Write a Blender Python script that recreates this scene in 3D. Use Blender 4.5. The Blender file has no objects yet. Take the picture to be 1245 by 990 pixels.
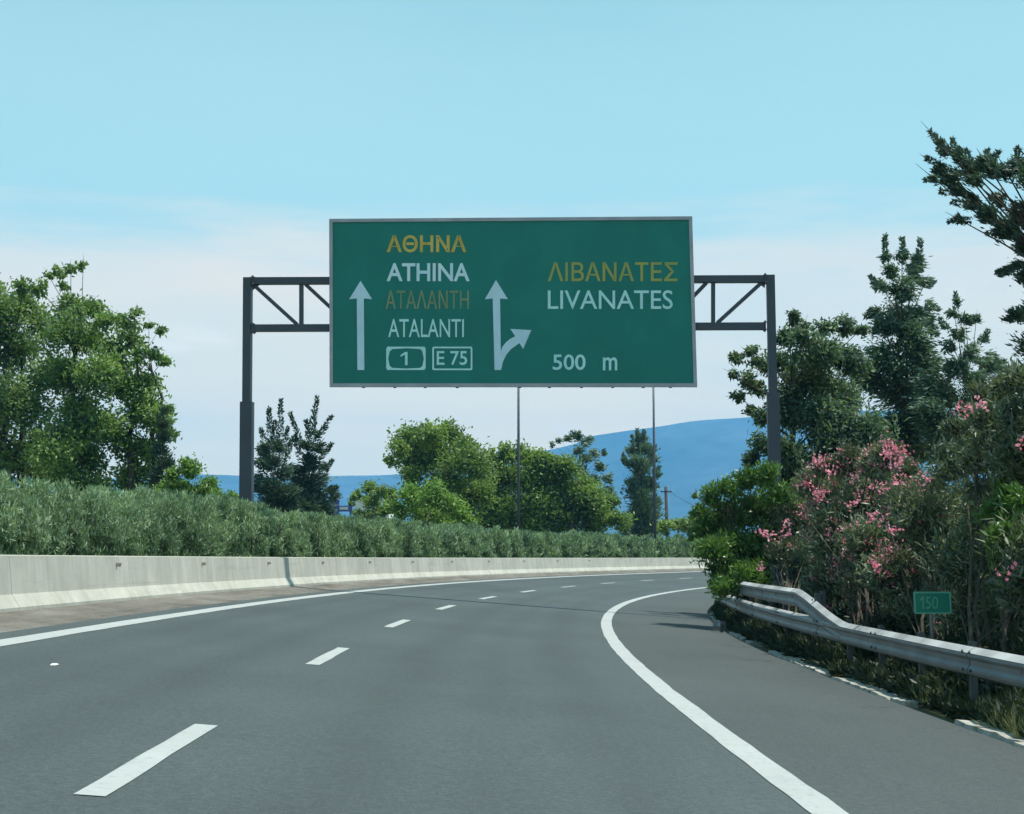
import bpy, math, random
import numpy as np
from mathutils import Vector, Matrix

scene = bpy.context.scene
COL = scene.collection
PI = math.pi

# ------------------------------------------------------------------ camera, world, sun, exposure
FPX, CX, CY, HOR, CAM_Z = 1838.0, 622.5, 495.0, 682.0, 1.099     # focal length and centre in the photo's pixels
PITCH = math.atan((HOR - CY) / FPX)
cam = bpy.data.cameras.new('camera')
cam.sensor_width = 36.0
cam.lens = FPX / 1245.0 * 36.0
cam.clip_start = 0.1
cam.clip_end = 60000.0
cam_o = bpy.data.objects.new('camera', cam)
COL.objects.link(cam_o)
cam_o.location = (0, 0, CAM_Z)
cam_o.rotation_euler = (PI / 2 + PITCH, 0, 0)
scene.camera = cam_o

SUN_EL, SUN_AZ = math.radians(71), math.radians(91)              # azimuth clockwise from +Y (straight ahead)
SUN_DIR = Vector((math.sin(SUN_AZ) * math.cos(SUN_EL), math.cos(SUN_AZ) * math.cos(SUN_EL), math.sin(SUN_EL)))
sun = bpy.data.lights.new('sun', 'SUN')
sun.energy = 4.0
sun.angle = math.radians(1.2)
sun.color = (1.0, 0.95, 0.87)
sun_o = bpy.data.objects.new('sun', sun)
COL.objects.link(sun_o)
sun_o.rotation_euler = (-SUN_DIR).to_track_quat('-Z', 'Y').to_euler()
sun_o.location = (60, 20, 120)

world = bpy.data.worlds.new("World")
scene.world = world
world.use_nodes = True


def build_world():
    nt = world.node_tree
    N, L = nt.nodes, nt.links
    N.clear()
    out = N.new('ShaderNodeOutputWorld')
    bg = N.new('ShaderNodeBackground')
    bg.inputs['Strength'].default_value = 0.12
    sky = N.new('ShaderNodeTexSky')
    sky.sky_type = 'NISHITA'
    sky.sun_disc = False
    sky.sun_elevation = SUN_EL
    sky.sun_rotation = SUN_AZ
    sky.air_density = 1.0
    sky.dust_density = 1.0
    sky.ozone_density = 1.0
    tc = N.new('ShaderNodeTexCoord')
    sep = N.new('ShaderNodeSeparateXYZ')
    L.new(tc.outputs['Generated'], sep.inputs[0])

    def math_n(op, a, b=None, c=None, clamp=False):
        m = N.new('ShaderNodeMath')
        m.operation = op
        m.use_clamp = clamp
        for i, v in enumerate((a, b, c)):
            if v is None:
                continue
            if isinstance(v, (int, float)):
                m.inputs[i].default_value = v
            else:
                L.new(v, m.inputs[i])
        return m.outputs[0]

    def noise(scale, detail, rough, stretch):
        mp = N.new('ShaderNodeMapping')
        mp.inputs['Scale'].default_value = stretch
        L.new(tc.outputs['Generated'], mp.inputs[0])
        n = N.new('ShaderNodeTexNoise')
        n.inputs['Scale'].default_value = scale
        n.inputs['Detail'].default_value = detail
        n.inputs['Roughness'].default_value = rough
        L.new(mp.outputs[0], n.inputs['Vector'])
        return n.outputs['Fac']

    def smooth(v, lo, hi):
        m = N.new('ShaderNodeMapRange')
        m.interpolation_type = 'SMOOTHSTEP'
        m.inputs['From Min'].default_value = lo
        m.inputs['From Max'].default_value = hi
        L.new(v, m.inputs['Value'])
        return m.outputs[0]

    def mix(fac, a, b, mode='MIX'):
        m = N.new('ShaderNodeMix')
        m.data_type = 'RGBA'
        m.blend_type = mode
        if isinstance(fac, (int, float)):
            m.inputs['Factor'].default_value = fac
        else:
            L.new(fac, m.inputs['Factor'])
        for k, v in ((6, a), (7, b)):
            if isinstance(v, tuple):
                m.inputs[k].default_value = (*v, 1)
            else:
                L.new(v, m.inputs[k])
        return m.outputs[2]
    z = sep.outputs['Z']
    # clear sky, washed towards cyan by thin high haze, whiter low down
    base = mix(1.0, sky.outputs[0], SKY_TINT, 'MULTIPLY')
    wob = noise(3.0, 4, .55, (1, 1, 5))
    fine = noise(7.0, 6, .6, (1, 1, 7))
    zz = math_n('ADD', z, math_n('MULTIPLY', math_n('SUBTRACT', wob, .5), .09))
    veil = math_n('SUBTRACT', 1.0, smooth(zz, .2, .62))
    col = mix(math_n('MULTIPLY', veil, .72), base, VEIL)
    # the cloud bank that fills the lower sky, its upper rim uneven
    zb = math_n('ADD', z, math_n('MULTIPLY', math_n('SUBTRACT', fine, .5), .07))
    bank = math_n('SUBTRACT', 1.0, smooth(zb, .185, .238))
    patch = smooth(wob, .25, .8)
    bank = math_n('MULTIPLY', bank, math_n('ADD', math_n('MULTIPLY', patch, .35), .6), clamp=True)
    bank_col = mix(smooth(z, .03, .2), BANK_LOW, BANK)
    col = mix(bank, col, bank_col)
    # faint brighter puffs inside the bank
    puff = math_n('MULTIPLY', smooth(noise(9.0, 7, .62, (1, 1, 3.2)), .56, .72),
                  math_n('SUBTRACT', 1.0, smooth(z, .12, .2)))
    col = mix(math_n('MULTIPLY', puff, .6), col, PUFF)
    L.new(col, bg.inputs['Color'])
    L.new(bg.outputs[0], out.inputs['Surface'])


SKY_TINT = (0.62, 1.02, 0.80)
VEIL = (3.6, 5.4, 5.2)
BANK = (6.8, 5.75, 4.4)
BANK_LOW = (11.7, 8.5, 3.5)
PUFF = (8.6, 7.6, 6.2)
build_world()

scene.view_settings.view_transform = 'Standard'
scene.view_settings.look = 'None'
scene.view_settings.exposure = 0.6
scene.view_settings.gamma = 1.0
scene.view_settings.use_curve_mapping = False
scene.cycles.use_denoising = True
scene.cycles.max_bounces = 8
scene.cycles.diffuse_bounces = 5
scene.cycles.glossy_bounces = 2
scene.cycles.transmission_bounces = 4
scene.cycles.transparent_max_bounces = 4
scene.cycles.volume_bounces = 2
scene.cycles.sample_clamp_indirect = 6

# ------------------------------------------------------------------ helpers
UP = np.array((0., 0., 1.))
CAMP = np.array((0., 0., CAM_Z))


def ray(px, py):
    x, y = (px - CX) / FPX, -(py - CY) / FPX
    return np.array((x, math.cos(PITCH) - y * math.sin(PITCH), math.sin(PITCH) + y * math.cos(PITCH)))


def at(px, py, Y):
    d = ray(px, py)
    return CAMP + d * (Y / d[1])


def ppm(Y):
    return FPX / Y            # photo pixels per metre at depth Y


class MB:
    """collects boxes, tubes, lofts and loose faces; build() links them as ONE mesh object"""

    def __init__(s):
        s.v, s.f, s.sm = [], [], []

    def add(s, vs, fs, smooth=False):
        o = len(s.v)
        s.v += [tuple(map(float, p)) for p in vs]
        s.f += [tuple(i + o for i in f) for f in fs]
        s.sm += [smooth] * len(fs)
        return s

    def hexa(s, p, smooth=False):
        """eight corners: bottom ring 0-3, top ring 4-7"""
        return s.add(p, [(3, 2, 1, 0), (4, 5, 6, 7), (0, 1, 5, 4), (1, 2, 6, 5), (2, 3, 7, 6), (3, 0, 4, 7)], smooth)

    def box(s, c, size, ax=None, ay=None, az=None):
        c = np.array(c, float)
        ax = np.array((1, 0, 0) if ax is None else ax, float) * size[0] / 2
        ay = np.array((0, 1, 0) if ay is None else ay, float) * size[1] / 2
        az = np.array((0, 0, 1) if az is None else az, float) * size[2] / 2
        p = [c + sx * ax + sy * ay + sz * az for sz in (-1, 1) for sx, sy in ((-1, -1), (1, -1), (1, 1), (-1, 1))]
        return s.hexa(p)

    def bar(s, a, b, w, t, nrm):
        """straight box bar from a to b, w wide in the plane across nrm, t thick along nrm"""
        a, b, nrm = (np.array(q, float) for q in (a, b, nrm))
        d = b - a
        L = np.linalg.norm(d)
        d /= L
        sd = np.cross(nrm, d)
        sd /= np.linalg.norm(sd)
        return s.box((a + b) / 2, (L, w, t), d, sd, nrm)

    def tube(s, pts, rad, n=7, cap=True, smooth=True):
        pts = [np.array(p, float) for p in pts]
        if not hasattr(rad, '__len__'):
            rad = [rad] * len(pts)
        rings = []
        for i, p in enumerate(pts):
            d = pts[min(i + 1, len(pts) - 1)] - pts[max(i - 1, 0)]
            d = d / (np.linalg.norm(d) + 1e-9)
            a = np.cross(d, (0.31, 0.87, 0.21) if abs(d[2]) > .8 else UP)
            a /= np.linalg.norm(a)
            b = np.cross(d, a)
            rings.append([p + rad[i] * (math.cos(t) * a + math.sin(t) * b) for t in np.arange(n) * 2 * PI / n])
        vs = [q for r in rings for q in r]
        fs = [(i * n + k, i * n + (k + 1) % n, (i + 1) * n + (k + 1) % n, (i + 1) * n + k)
              for i in range(len(pts) - 1) for k in range(n)]
        if cap:
            fs += [tuple(range(n))[::-1], tuple(range((len(pts) - 1) * n, len(pts) * n))]
        return s.add(vs, fs, smooth)

    def loft(s, rings, closed=True, caps=False, smooth=False):
        n = len(rings[0])
        vs = [q for r in rings for q in r]
        m = n if closed else n - 1
        fs = [(i * n + k, i * n + (k + 1) % n, (i + 1) * n + (k + 1) % n, (i + 1) * n + k)
              for i in range(len(rings) - 1) for k in range(m)]
        if caps:
            fs += [tuple(range(n))[::-1], tuple(range((len(rings) - 1) * n, len(rings) * n))]
        return s.add(vs, fs, smooth)

    def prism(s, poly, back):
        """flat outline (list of 3-D points) thickened along the vector back"""
        n = len(poly)
        back = np.array(back, float)
        vs = [np.array(p, float) for p in poly] + [np.array(p, float) + back for p in poly]
        fs = [tuple(range(n)), tuple(range(n, 2 * n))[::-1]]
        fs += [(i, i + n, (i + 1) % n + n, (i + 1) % n) for i in range(n)]
        return s.add(vs, fs)

    def mesh(s, name, mat, origin=(0, 0, 0)):
        me = bpy.data.meshes.new(name)
        o = np.array(origin, float)
        me.from_pydata([tuple(np.array(p) - o) for p in s.v], [], s.f)
        me.polygons.foreach_set('use_smooth', s.sm)
        me.materials.append(mat)
        me.validate()
        me.update()
        return me

    def build(s, name, mat, parent=None):
        return link(name, s.mesh(name, mat, root_loc(parent)), parent)


def root_loc(p):
    r = Vector((0, 0, 0))
    while p is not None:
        r += p.location
        p = p.parent
    return tuple(r)


def link(name, me, parent=None, loc=None, rz=0.0):
    o = bpy.data.objects.new(name, me)
    COL.objects.link(o)
    if parent is not None:
        o.parent = parent
    if loc is not None:
        o.location = loc
    if rz:
        o.rotation_euler = (0, 0, rz)
    return o


def tag(o, label=None, cat=None, group=None, kind=None):
    for k, v in (('label', label), ('category', cat), ('group', group), ('kind', kind)):
        if v:
            o[k] = v
    return o


def empty(name, loc, label, cat, group=None):
    o = bpy.data.objects.new(name, None)
    o.empty_display_size = .3
    COL.objects.link(o)
    o.location = tuple(map(float, loc))
    return tag(o, label, cat, group)


# ------------------------------------------------------------------ the road's own geometry: a right-hand curve, banked
K0, K1, K2, TH, D0, BANKING, KV = -0.00024471, 0.00020787697, -1.7939032e-06, -0.0263451, -1.80136, 0.0748774, 2.3624e-05
DS = 0.25
SS = np.arange(-60, 230, DS)
_u = np.clip(SS, 0, 100)
_k = np.where(SS < 0, 0, K0 + K1 * _u + K2 * _u * _u)
_k = np.where(SS > 100, 0.0027, _k)
_hd = np.cumsum(_k) * DS
_i0 = int(np.argmin(abs(SS)))
_hd = _hd - _hd[_i0] + TH
_X = np.cumsum(np.sin(_hd)) * DS
_Y = np.cumsum(np.cos(_hd)) * DS
_X = _X - _X[_i0] + D0
_Y = _Y - _Y[_i0]


def head(s):
    return float(np.interp(s, SS, _hd))


def rp(s, n, h=0.0):
    """point on the road plane: s metres along the lane line, n metres to its right, h above the banked surface"""
    x, y, a = np.interp(s, SS, _X), np.interp(s, SS, _Y), np.interp(s, SS, _hd)
    return np.array((x + n * math.cos(a), y - n * math.sin(a), -BANKING * n + .5 * KV * max(s, 0) ** 2 + h))


def dirs(s):
    a = head(s)
    return np.array((math.sin(a), math.cos(a), 0)), np.array((math.cos(a), -math.sin(a), 0))


# ------------------------------------------------------------------ materials
class NT:
    def __init__(s, name):
        s.m = bpy.data.materials.new(name)
        s.m.use_nodes = True
        s.n, s.l = s.m.node_tree.nodes, s.m.node_tree.links
        s.n.clear()
        s.out = s.n.new('ShaderNodeOutputMaterial')

    def new(s, t, **kw):
        n = s.n.new(t)
        for k, v in kw.items():
            if k.startswith('i_'):
                n.inputs[k[2:].replace('_', ' ')].default_value = v
            else:
                setattr(n, k, v)
        return n

    def coord(s, scale=(1, 1, 1), rot=(0, 0, 0)):
        g = s.n.new('ShaderNodeNewGeometry')
        m = s.n.new('ShaderNodeMapping')
        m.inputs['Scale'].default_value = scale
        m.inputs['Rotation'].default_value = rot
        s.l.new(g.outputs['Position'], m.inputs[0])
        return m.outputs[0]

    def noise(s, scale, detail=4, rough=.55, stretch=(1, 1, 1), vec=None):
        n = s.n.new('ShaderNodeTexNoise')
        n.inputs['Scale'].default_value = scale
        n.inputs['Detail'].default_value = detail
        n.inputs['Roughness'].default_value = rough
        s.l.new(vec if vec is not None else s.coord(stretch), n.inputs['Vector'])
        return n.outputs['Fac']

    def ramp(s, fac, stops):
        r = s.n.new('ShaderNodeValToRGB')
        e = r.color_ramp.elements
        while len(e) < len(stops):
            e.new(.5)
        for k, (p, c) in enumerate(stops):
            e[k].position = p
            e[k].color = (*c, 1) if len(c) == 3 else c
        s.l.new(fac, r.inputs[0])
        return r.outputs[0]

    def mix(s, fac, a, b, mode='MIX'):
        m = s.n.new('ShaderNodeMix')
        m.data_type = 'RGBA'
        m.blend_type = mode
        for sock, v in ((m.inputs['Factor'], fac), (m.inputs[6], a), (m.inputs[7], b)):
            if isinstance(v, tuple):
                sock.default_value = (*v, 1)
            elif isinstance(v, (int, float)):
                sock.default_value = v
            else:
                s.l.new(v, sock)
        return m.outputs[2]

    def math(s, op, a, b):
        m = s.n.new('ShaderNodeMath')
        m.operation = op
        for i, v in enumerate((a, b)):
            if isinstance(v, (int, float)):
                m.inputs[i].default_value = v
            else:
                s.l.new(v, m.inputs[i])
        return m.outputs[0]

    def surf(s, col, rough=.8, metal=0.0, spec=.4, bump=None, dist=.01, strength=.5):
        b = s.n.new('ShaderNodeBsdfPrincipled')
        if isinstance(col, tuple):
            b.inputs['Base Color'].default_value = (*col, 1)
        else:
            s.l.new(col, b.inputs['Base Color'])
        if isinstance(rough, (int, float)):
            b.inputs['Roughness'].default_value = rough
        else:
            s.l.new(rough, b.inputs['Roughness'])
        b.inputs['Metallic'].default_value = metal
        b.inputs['Specular IOR Level'].default_value = spec
        if bump is not None:
            bp = s.n.new('ShaderNodeBump')
            bp.inputs['Distance'].default_value = dist
            bp.inputs['Strength'].default_value = strength
            s.l.new(bump, bp.inputs['Height'])
            s.l.new(bp.outputs[0], b.inputs['Normal'])
        s.l.new(b.outputs[0], s.out.inputs['Surface'])
        return s.m


def simple(name, col, rough=.6, metal=0.0, var=.15, scale=3.0, spec=.4, stretch=(1, 1, 1)):
    t = NT(name)
    f = t.noise(scale, 5, .6, stretch)
    a = tuple(c * (1 - var) for c in col)
    b = tuple(min(1, c * (1 + var)) for c in col)
    return t.surf(t.ramp(f, [(.3, a), (.7, b)]), rough, metal, spec)


def leaf_mat(name, dark, light, transl=.38, rough=.5, spec=.3, tint=(1.15, 1.25, .6)):
    t = NT(name)
    a = t.new('ShaderNodeAttribute', attribute_name='v')
    c = t.ramp(a.outputs['Fac'], [(.05, dark), (.95, light)])
    b = t.new('ShaderNodeBsdfPrincipled')
    b.inputs['Roughness'].default_value = rough
    b.inputs['Specular IOR Level'].default_value = spec
    t.l.new(c, b.inputs['Base Color'])
    tr = t.new('ShaderNodeBsdfTranslucent')
    t.l.new(t.mix(1.0, c, tint, 'MULTIPLY'), tr.inputs['Color'])
    ms = t.new('ShaderNodeMixShader')
    ms.inputs[0].default_value = transl
    t.l.new(b.outputs[0], ms.inputs[1])
    t.l.new(tr.outputs[0], ms.inputs[2])
    t.l.new(ms.outputs[0], t.out.inputs['Surface'])
    return t.m


def asphalt(name, col, patch, tracks=()):
    t = NT(name)
    big = t.noise(.16, 5, .6)
    mid = t.noise(1.1, 5, .65, (1, .22, 1))
    grit = t.noise(70, 3, .75)
    grit2 = t.noise(22, 4, .75)
    fleck = t.noise(140, 2, .8)
    c = t.ramp(big, [(.3, tuple(x * .84 for x in col)), (.7, tuple(x * 1.14 for x in col))])
    c = t.mix(t.math('MULTIPLY', t.ramp(mid, [(.42, (0, 0, 0)), (.72, (1, 1, 1))]), .5), c, patch)
    if tracks:
        # wheel tracks polished darker along the lanes, oil drip line between them
        at_ = t.new('ShaderNodeAttribute', attribute_name='offset')
        wob = t.math('MULTIPLY', t.math('SUBTRACT', t.noise(.35, 3, .5), .5), .5)
        n = t.math('ADD', at_.outputs['Fac'], wob)
        tot = None
        for x, w, k in tracks:
            d = t.math('DIVIDE', t.math('SUBTRACT', n, x), w)
            g = t.math('MULTIPLY', t.math('POWER', 2.718, t.math('MULTIPLY', t.math('MULTIPLY', d, d), -1.0)), k)
            tot = g if tot is None else t.math('ADD', tot, g)
        tot = t.math('MULTIPLY', tot, t.ramp(t.noise(.8, 5, .65, (1, .15, 1)), [(.3, (.45, .45, .45)), (.7, (1, 1, 1))]))
        c = t.mix(tot, c, tuple(x * .45 for x in col))
    c = t.mix(.6, c, t.ramp(grit, [(.3, (.5, .5, .5)), (.7, (1.5, 1.5, 1.5))]), 'MULTIPLY')
    c = t.mix(.5, c, t.ramp(grit2, [(.35, (.62, .62, .62)), (.65, (1.36, 1.36, 1.36))]), 'MULTIPLY')
    c = t.mix(t.ramp(fleck, [(.66, (0, 0, 0)), (.74, (.5, .5, .5))]), c, (.22, .22, .21))
    return t.surf(c, .82, 0, .3, grit, .008, .6)


M = {}
M['asphalt'] = asphalt('lane asphalt', (.064, .081, .082), (.055, .069, .071), ((-2.45, .32, .34), (-.85, .32, .34), (-1.65, .25, .2), (1.05, .34, .34), (2.75, .34, .34), (1.9, .25, .22)))
M['shoulder'] = asphalt('shoulder asphalt', (.059, .071, .070), (.071, .083, .080))


def paint():
    t = NT('road paint')
    f = t.noise(16, 5, .7)
    g = t.noise(1.3, 4, .6)
    c = t.ramp(f, [(.25, (.22, .235, .23)), (.46, (.39, .405, .395))])
    c = t.mix(.6, c, t.ramp(g, [(.3, (.85, .86, .84)), (.7, (1.05, 1.05, 1.04))]), 'MULTIPLY')
    return t.surf(c, .6, 0, .4, f, .003, .4)


M['paint'] = paint()


def worn_paint():
    t = NT('worn road paint')
    f = t.noise(9, 5, .7)
    c = t.ramp(f, [(.35, (.19, .205, .20)), (.6, (.37, .385, .375))])
    return t.surf(c, .65, 0, .4)


M['worn_paint'] = worn_paint()


def concrete():
    t = NT('barrier concrete')
    v = t.noise(1.0, 5, .6, (.9, .9, .9))
    drip = t.noise(2.2, 4, .65, (1.6, 1.6, .16))
    scuff = t.noise(2.6, 5, .7, (1, .09, 1.8))
    fine = t.noise(30, 4, .7)
    c = t.ramp(v, [(.3, (.38, .38, .335)), (.7, (.50, .495, .44))])
    c = t.mix(.55, c, t.ramp(drip, [(.35, (.80, .80, .77)), (.6, (1.08, 1.08, 1.06))]), 'MULTIPLY')
    c = t.mix(.3, c, t.ramp(fine, [(.3, (.7, .7, .7)), (.7, (1.25, 1.25, 1.25))]), 'MULTIPLY')
    c = t.mix(t.ramp(scuff, [(.58, (0, 0, 0)), (.72, (.32, .32, .32))]), c, (.15, .145, .13))
    return t.surf(c, .85, 0, .3, fine, .006, .5)


M['concrete'] = concrete()


def verge():
    t = NT('verge grit')
    a = t.noise(1.5, 6, .7, (1, .3, 1))
    b = t.noise(22, 4, .7)
    c = t.ramp(a, [(.3, (.085, .080, .070)), (.5, (.155, .145, .128)), (.7, (.22, .21, .19))])
    c = t.mix(.55, c, t.ramp(b, [(.3, (.5, .5, .5)), (.7, (1.4, 1.38, 1.3))]), 'MULTIPLY')
    return t.surf(c, .95, 0, .2, b, .02, .8)


M['verge'] = verge()


def ground():
    t = NT('dry ground')
    a = t.noise(.12, 6, .65)
    b = t.noise(4, 5, .7)
    c = t.ramp(a, [(.3, (.06, .085, .035)), (.5, (.10, .105, .05)), (.7, (.07, .095, .04))])
    c = t.mix(.5, c, t.ramp(b, [(.3, (.6, .6, .6)), (.7, (1.35, 1.3, 1.2))]), 'MULTIPLY')
    return t.surf(c, .95, 0, .2, b, .03, .6)


M['ground'] = ground()


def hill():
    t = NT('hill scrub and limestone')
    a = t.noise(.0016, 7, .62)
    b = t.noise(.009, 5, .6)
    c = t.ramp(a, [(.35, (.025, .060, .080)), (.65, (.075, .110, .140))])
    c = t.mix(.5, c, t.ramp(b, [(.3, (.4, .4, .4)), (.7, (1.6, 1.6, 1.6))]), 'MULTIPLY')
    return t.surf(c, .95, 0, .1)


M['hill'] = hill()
M['kerb'] = simple('pale kerb concrete', (.32, .31, .265), .95, 0, .45, 7)
M['zinc_sunlit'] = simple('sunlit pale zinc', (.38, .385, .38), .7, 0, .45, 1.1, .4)  # steel colour lightened to paint sunlight onto the rail's top slope
M['galv'] = simple('dull galvanised steel', (.17, .19, .20), .5, .6, .22, 2.2, .5, (1, 1, 2))
M['post_steel'] = simple('post steel', (.075, .085, .09), .6, .1, .2, 3)
M['gantry'] = simple('dark grey painted steel', (.060, .068, .085), .5, .0, .15, 1.2, .5)
M['lamp_pole'] = simple('weathered lamp steel', (.075, .085, .10), .5, .1, .12, 2)
M['sign_frame'] = simple('sign edge aluminium', (.42, .40, .42), .5, .25, .15, 2)


def sign_green(name, col):
    t = NT(name)
    a = t.noise(.55, 4, .6)
    b = t.noise(3.0, 4, .6, (1, 1, .3))
    c = t.ramp(a, [(.3, tuple(x * .88 for x in col)), (.7, tuple(x * 1.1 for x in col))])
    c = t.mix(.18, c, t.ramp(b, [(.35, (.8, .85, .9)), (.65, (1.15, 1.15, 1.15))]), 'MULTIPLY')
    return t.surf(c, .45, 0, .35)


M['sign_green'] = sign_green('green sign sheeting', (.006, .205, .160))
M['small_green'] = sign_green('small green sign sheeting', (.012, .20, .13))
M['sign_back'] = simple('grey sign back', (.3, .31, .32), .5, .2, .1, 2)


def ink(name, a, b):
    t = NT(name)
    f = t.noise(2.2, 4, .65, (1, 1, .5))
    return t.surf(t.ramp(f, [(.35, a), (.65, b)]), .5, 0, .3)


M['ink_gold'] = ink('faded gold lettering', (0.561, 0.365, 0.049), (0.814, 0.589, 0.140))
M['ink_dim'] = ink('very faded gold lettering', (0.196, 0.287, 0.149), (0.345, 0.368, 0.184))
M['ink_olive'] = ink('faded olive gold lettering', (0.368, 0.380, 0.103), (0.483, 0.437, 0.103))
M['ink_white'] = ink('lettering white', (0.645, 0.869, 0.950), (0.869, 0.950, 0.950))
M['ink_pale'] = ink('lettering pale teal', (0.505, 0.842, 0.814), (0.645, 0.950, 0.898))
M['ink_arrow'] = ink('arrow pale grey blue', (0.589, 0.758, 0.842), (0.701, 0.869, 0.950))
M['ink_small'] = ink('weathered small sign lettering', (.10, .33, .24), (.17, .42, .33))
M['bark'] = simple('bark', (.075, .065, .052), .95, 0, .35, 5, .2, (1, 1, .25))
M['bark_pale'] = simple('grey bark', (.16, .145, .12), .95, 0, .3, 5, .2, (1, 1, .25))
M['stem'] = simple('woody stems', (.07, .06, .045), .95, 0, .35, 6, .2, (1, 1, .3))
M['wood'] = simple('weathered pole wood', (.085, .075, .07), .9, 0, .3, 4, .2, (1, 1, .1))
M['wall_white'] = simple('whitewashed render', (.78, .78, .75), .85, 0, .06, 2)
M['tile'] = simple('clay roof tiles', (.32, .15, .09), .9, 0, .25, 4)
M['dark_glass'] = simple('dark window glass', (.03, .035, .04), .15, 0, .1, 2)
M['board_blue'] = simple('faded blue board', (.10, .13, .34), .5, 0, .12, 1.5)
M['board_white'] = simple('board white', (.72, .74, .78), .5, 0, .06, 1.5)
M['litter'] = simple('dirty white plastic', (.62, .62, .58), .5, 0, .15, 8)
M['rust'] = simple('rust stained steel', (.24, .21, .165), .8, .1, .35, 9)
M['pink'] = leaf_mat('oleander pink petals', (.76, .22, .30), (.90, .50, .55), .3, .6, .2, (1.1, .95, 1.0))
M['leaf_robinia'] = leaf_mat('pale broad leaves', (0.084, 0.157, 0.077), (0.264, 0.393, 0.115))
M['leaf_left'] = leaf_mat('mid green leaves', (0.075, 0.143, 0.083), (0.253, 0.363, 0.131))
M['leaf_bright'] = leaf_mat('bright green leaves', (0.099, 0.189, 0.050), (0.246, 0.395, 0.091))
M['leaf_mid'] = leaf_mat('far green leaves', (0.101, 0.171, 0.058), (0.266, 0.377, 0.103))
M['leaf_dark'] = leaf_mat('dark green leaves', (0.058, 0.107, 0.081), (0.173, 0.250, 0.158))
M['needle'] = leaf_mat('dark blue green needles', (0.049, 0.088, 0.074), (0.128, 0.196, 0.142), .15)
M['needle_far'] = leaf_mat('grey green needles', (0.074, 0.132, 0.106), (0.199, 0.290, 0.199), .15)
M['oleander'] = leaf_mat('oleander leaves', (.055, .085, .050), (.185, .225, .140), .22, .42, .4)
M['oleander_green'] = leaf_mat('fresh oleander leaves', (0.057, 0.121, 0.030), (0.149, 0.270, 0.063), .3, .42, .4)
M['hedge'] = leaf_mat('hedge leaves', (0.112, 0.183, 0.112), (0.320, 0.437, 0.262), .25, .6, .2)
M['weed'] = leaf_mat('weeds', (.018, .034, .020), (.058, .080, .040), .2)
M['dry_grass'] = leaf_mat('dry grass', (.26, .23, .10), (.46, .42, .22), .3, .8, .1)

# ------------------------------------------------------------------ setting: ground, road, verge, shoulder, markings, hills
def strip(name, mat, n0, n1, s0, s1, h0, h1=None, step=.5, cols=1, ragged=0.0, lanes=False):
    """a sheet between two offsets of the lane line"""
    h1 = h0 if h1 is None else h1
    b = MB()
    ss = np.arange(s0, s1 + 1e-6, step)
    ns = np.linspace(n0, n1, cols + 1)
    hs = np.linspace(h0, h1, cols + 1)
    jit = np.random.default_rng(int(abs(n0) * 977 + abs(s0) * 13)).normal(size=(len(ss), cols + 1)) * ragged
    b.loft([[rp(s, n + j, h) for n, h, j in zip(ns, hs, jr)] for s, jr in zip(ss, jit)], closed=False, smooth=True)
    # faces wound so that they look up
    b.f = [f[::-1] for f in b.f]
    o = b.build(name, mat)
    if lanes:
        a = o.data.attributes.new('offset', 'FLOAT', 'POINT')
        a.data.foreach_set('value', np.tile(ns, len(ss)).astype(np.float32))
    return o


def flat_z(s, n, z):
    p = rp(s, n)
    return np.array((p[0], p[1], z))


def build_ground():
    b = MB()
    ss = np.arange(-60, 225, 2.0)
    rings = []
    for s in ss:
        r = [flat_z(s, -95, -.95), flat_z(s, -60, .1), flat_z(s, -30, .25), flat_z(s, -12, .30),
             flat_z(s, -6.5, .36), rp(s, -5.25, -.06), rp(s, -2, -.09), rp(s, 2, -.09), rp(s, 6.3, -.07),
             rp(s, 6.62, -.02), rp(s, 7.4, .02), flat_z(s, 9.5, -.52), flat_z(s, 16, -.62), flat_z(s, 40, -.8), flat_z(s, 75, -.95)]
        rings.append(r)
    b.loft(rings, closed=False, smooth=True)
    b.f = [f[::-1] for f in b.f]
    R = 8000
    b.add([(-R, -R, -.96), (R, -R, -.96), (R, R, -.96), (-R, R, -.96)], [(0, 1, 2, 3)])
    tag(b.build('ground', M['ground']), kind='structure', label='dry grassy ground on both sides of the motorway')


build_ground()
road = strip('road', M['asphalt'], -3.72, 3.86, -58, 224, 0, cols=4, lanes=True)
tag(road, kind='structure', label='grey asphalt motorway lanes curving to the right')
shoulder = strip('road_shoulder', M['shoulder'], 3.86, 6.40, -58, 224, 0, cols=2, lanes=True)
tag(shoulder, kind='structure', label='slightly browner asphalt hard shoulder right of the white line')
vg = strip('verge', M['verge'], -4.98, -3.72, -58, 224, .03, 0, cols=3)
tag(vg, kind='structure', label='brown gritty strip between the barrier foot and the asphalt')


def marking(name, n, w, s0, s1, mat, step=.5, label=None):
    o = strip(name, mat, n - w / 2, n + w / 2, s0, s1, .005, step=step, ragged=.0045)
    o.parent = road
    if label:
        o['label'] = label
    return o


marking('edge_line', -3.21, .29, -58, 224, M['paint'], label='white edge line beside the median barrier')
marking('edge_line', 3.75, .23, -58, 224, M['paint'], label='white edge line beside the hard shoulder')
for k in range(-3, 19):
    s0 = 7.243 + 8.9577 * k
    marking('lane_dash', 0.0, .155 if k < 3 else .17, s0, s0 + 3.06, M['worn_paint'] if k > 5 else M['paint'], .51)


def crest(px):
    """skyline of the far hills in the photo, height of the ridge by image column"""
    xs = [-4000, -2200, -1000, -300, 0, 150, 240, 330, 430, 500, 560, 620, 660, 700, 720, 770, 830, 880, 920, 1000, 1150, 1400, 2000, 3000, 5500]
    ys = [600, 585, 592, 586, 581, 580, 576, 579, 577, 575, 566, 556, 545, 535, 525, 519, 513, 509, 507, 502, 498, 512, 540, 560, 600]
    return np.interp(px, xs, ys)


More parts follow.
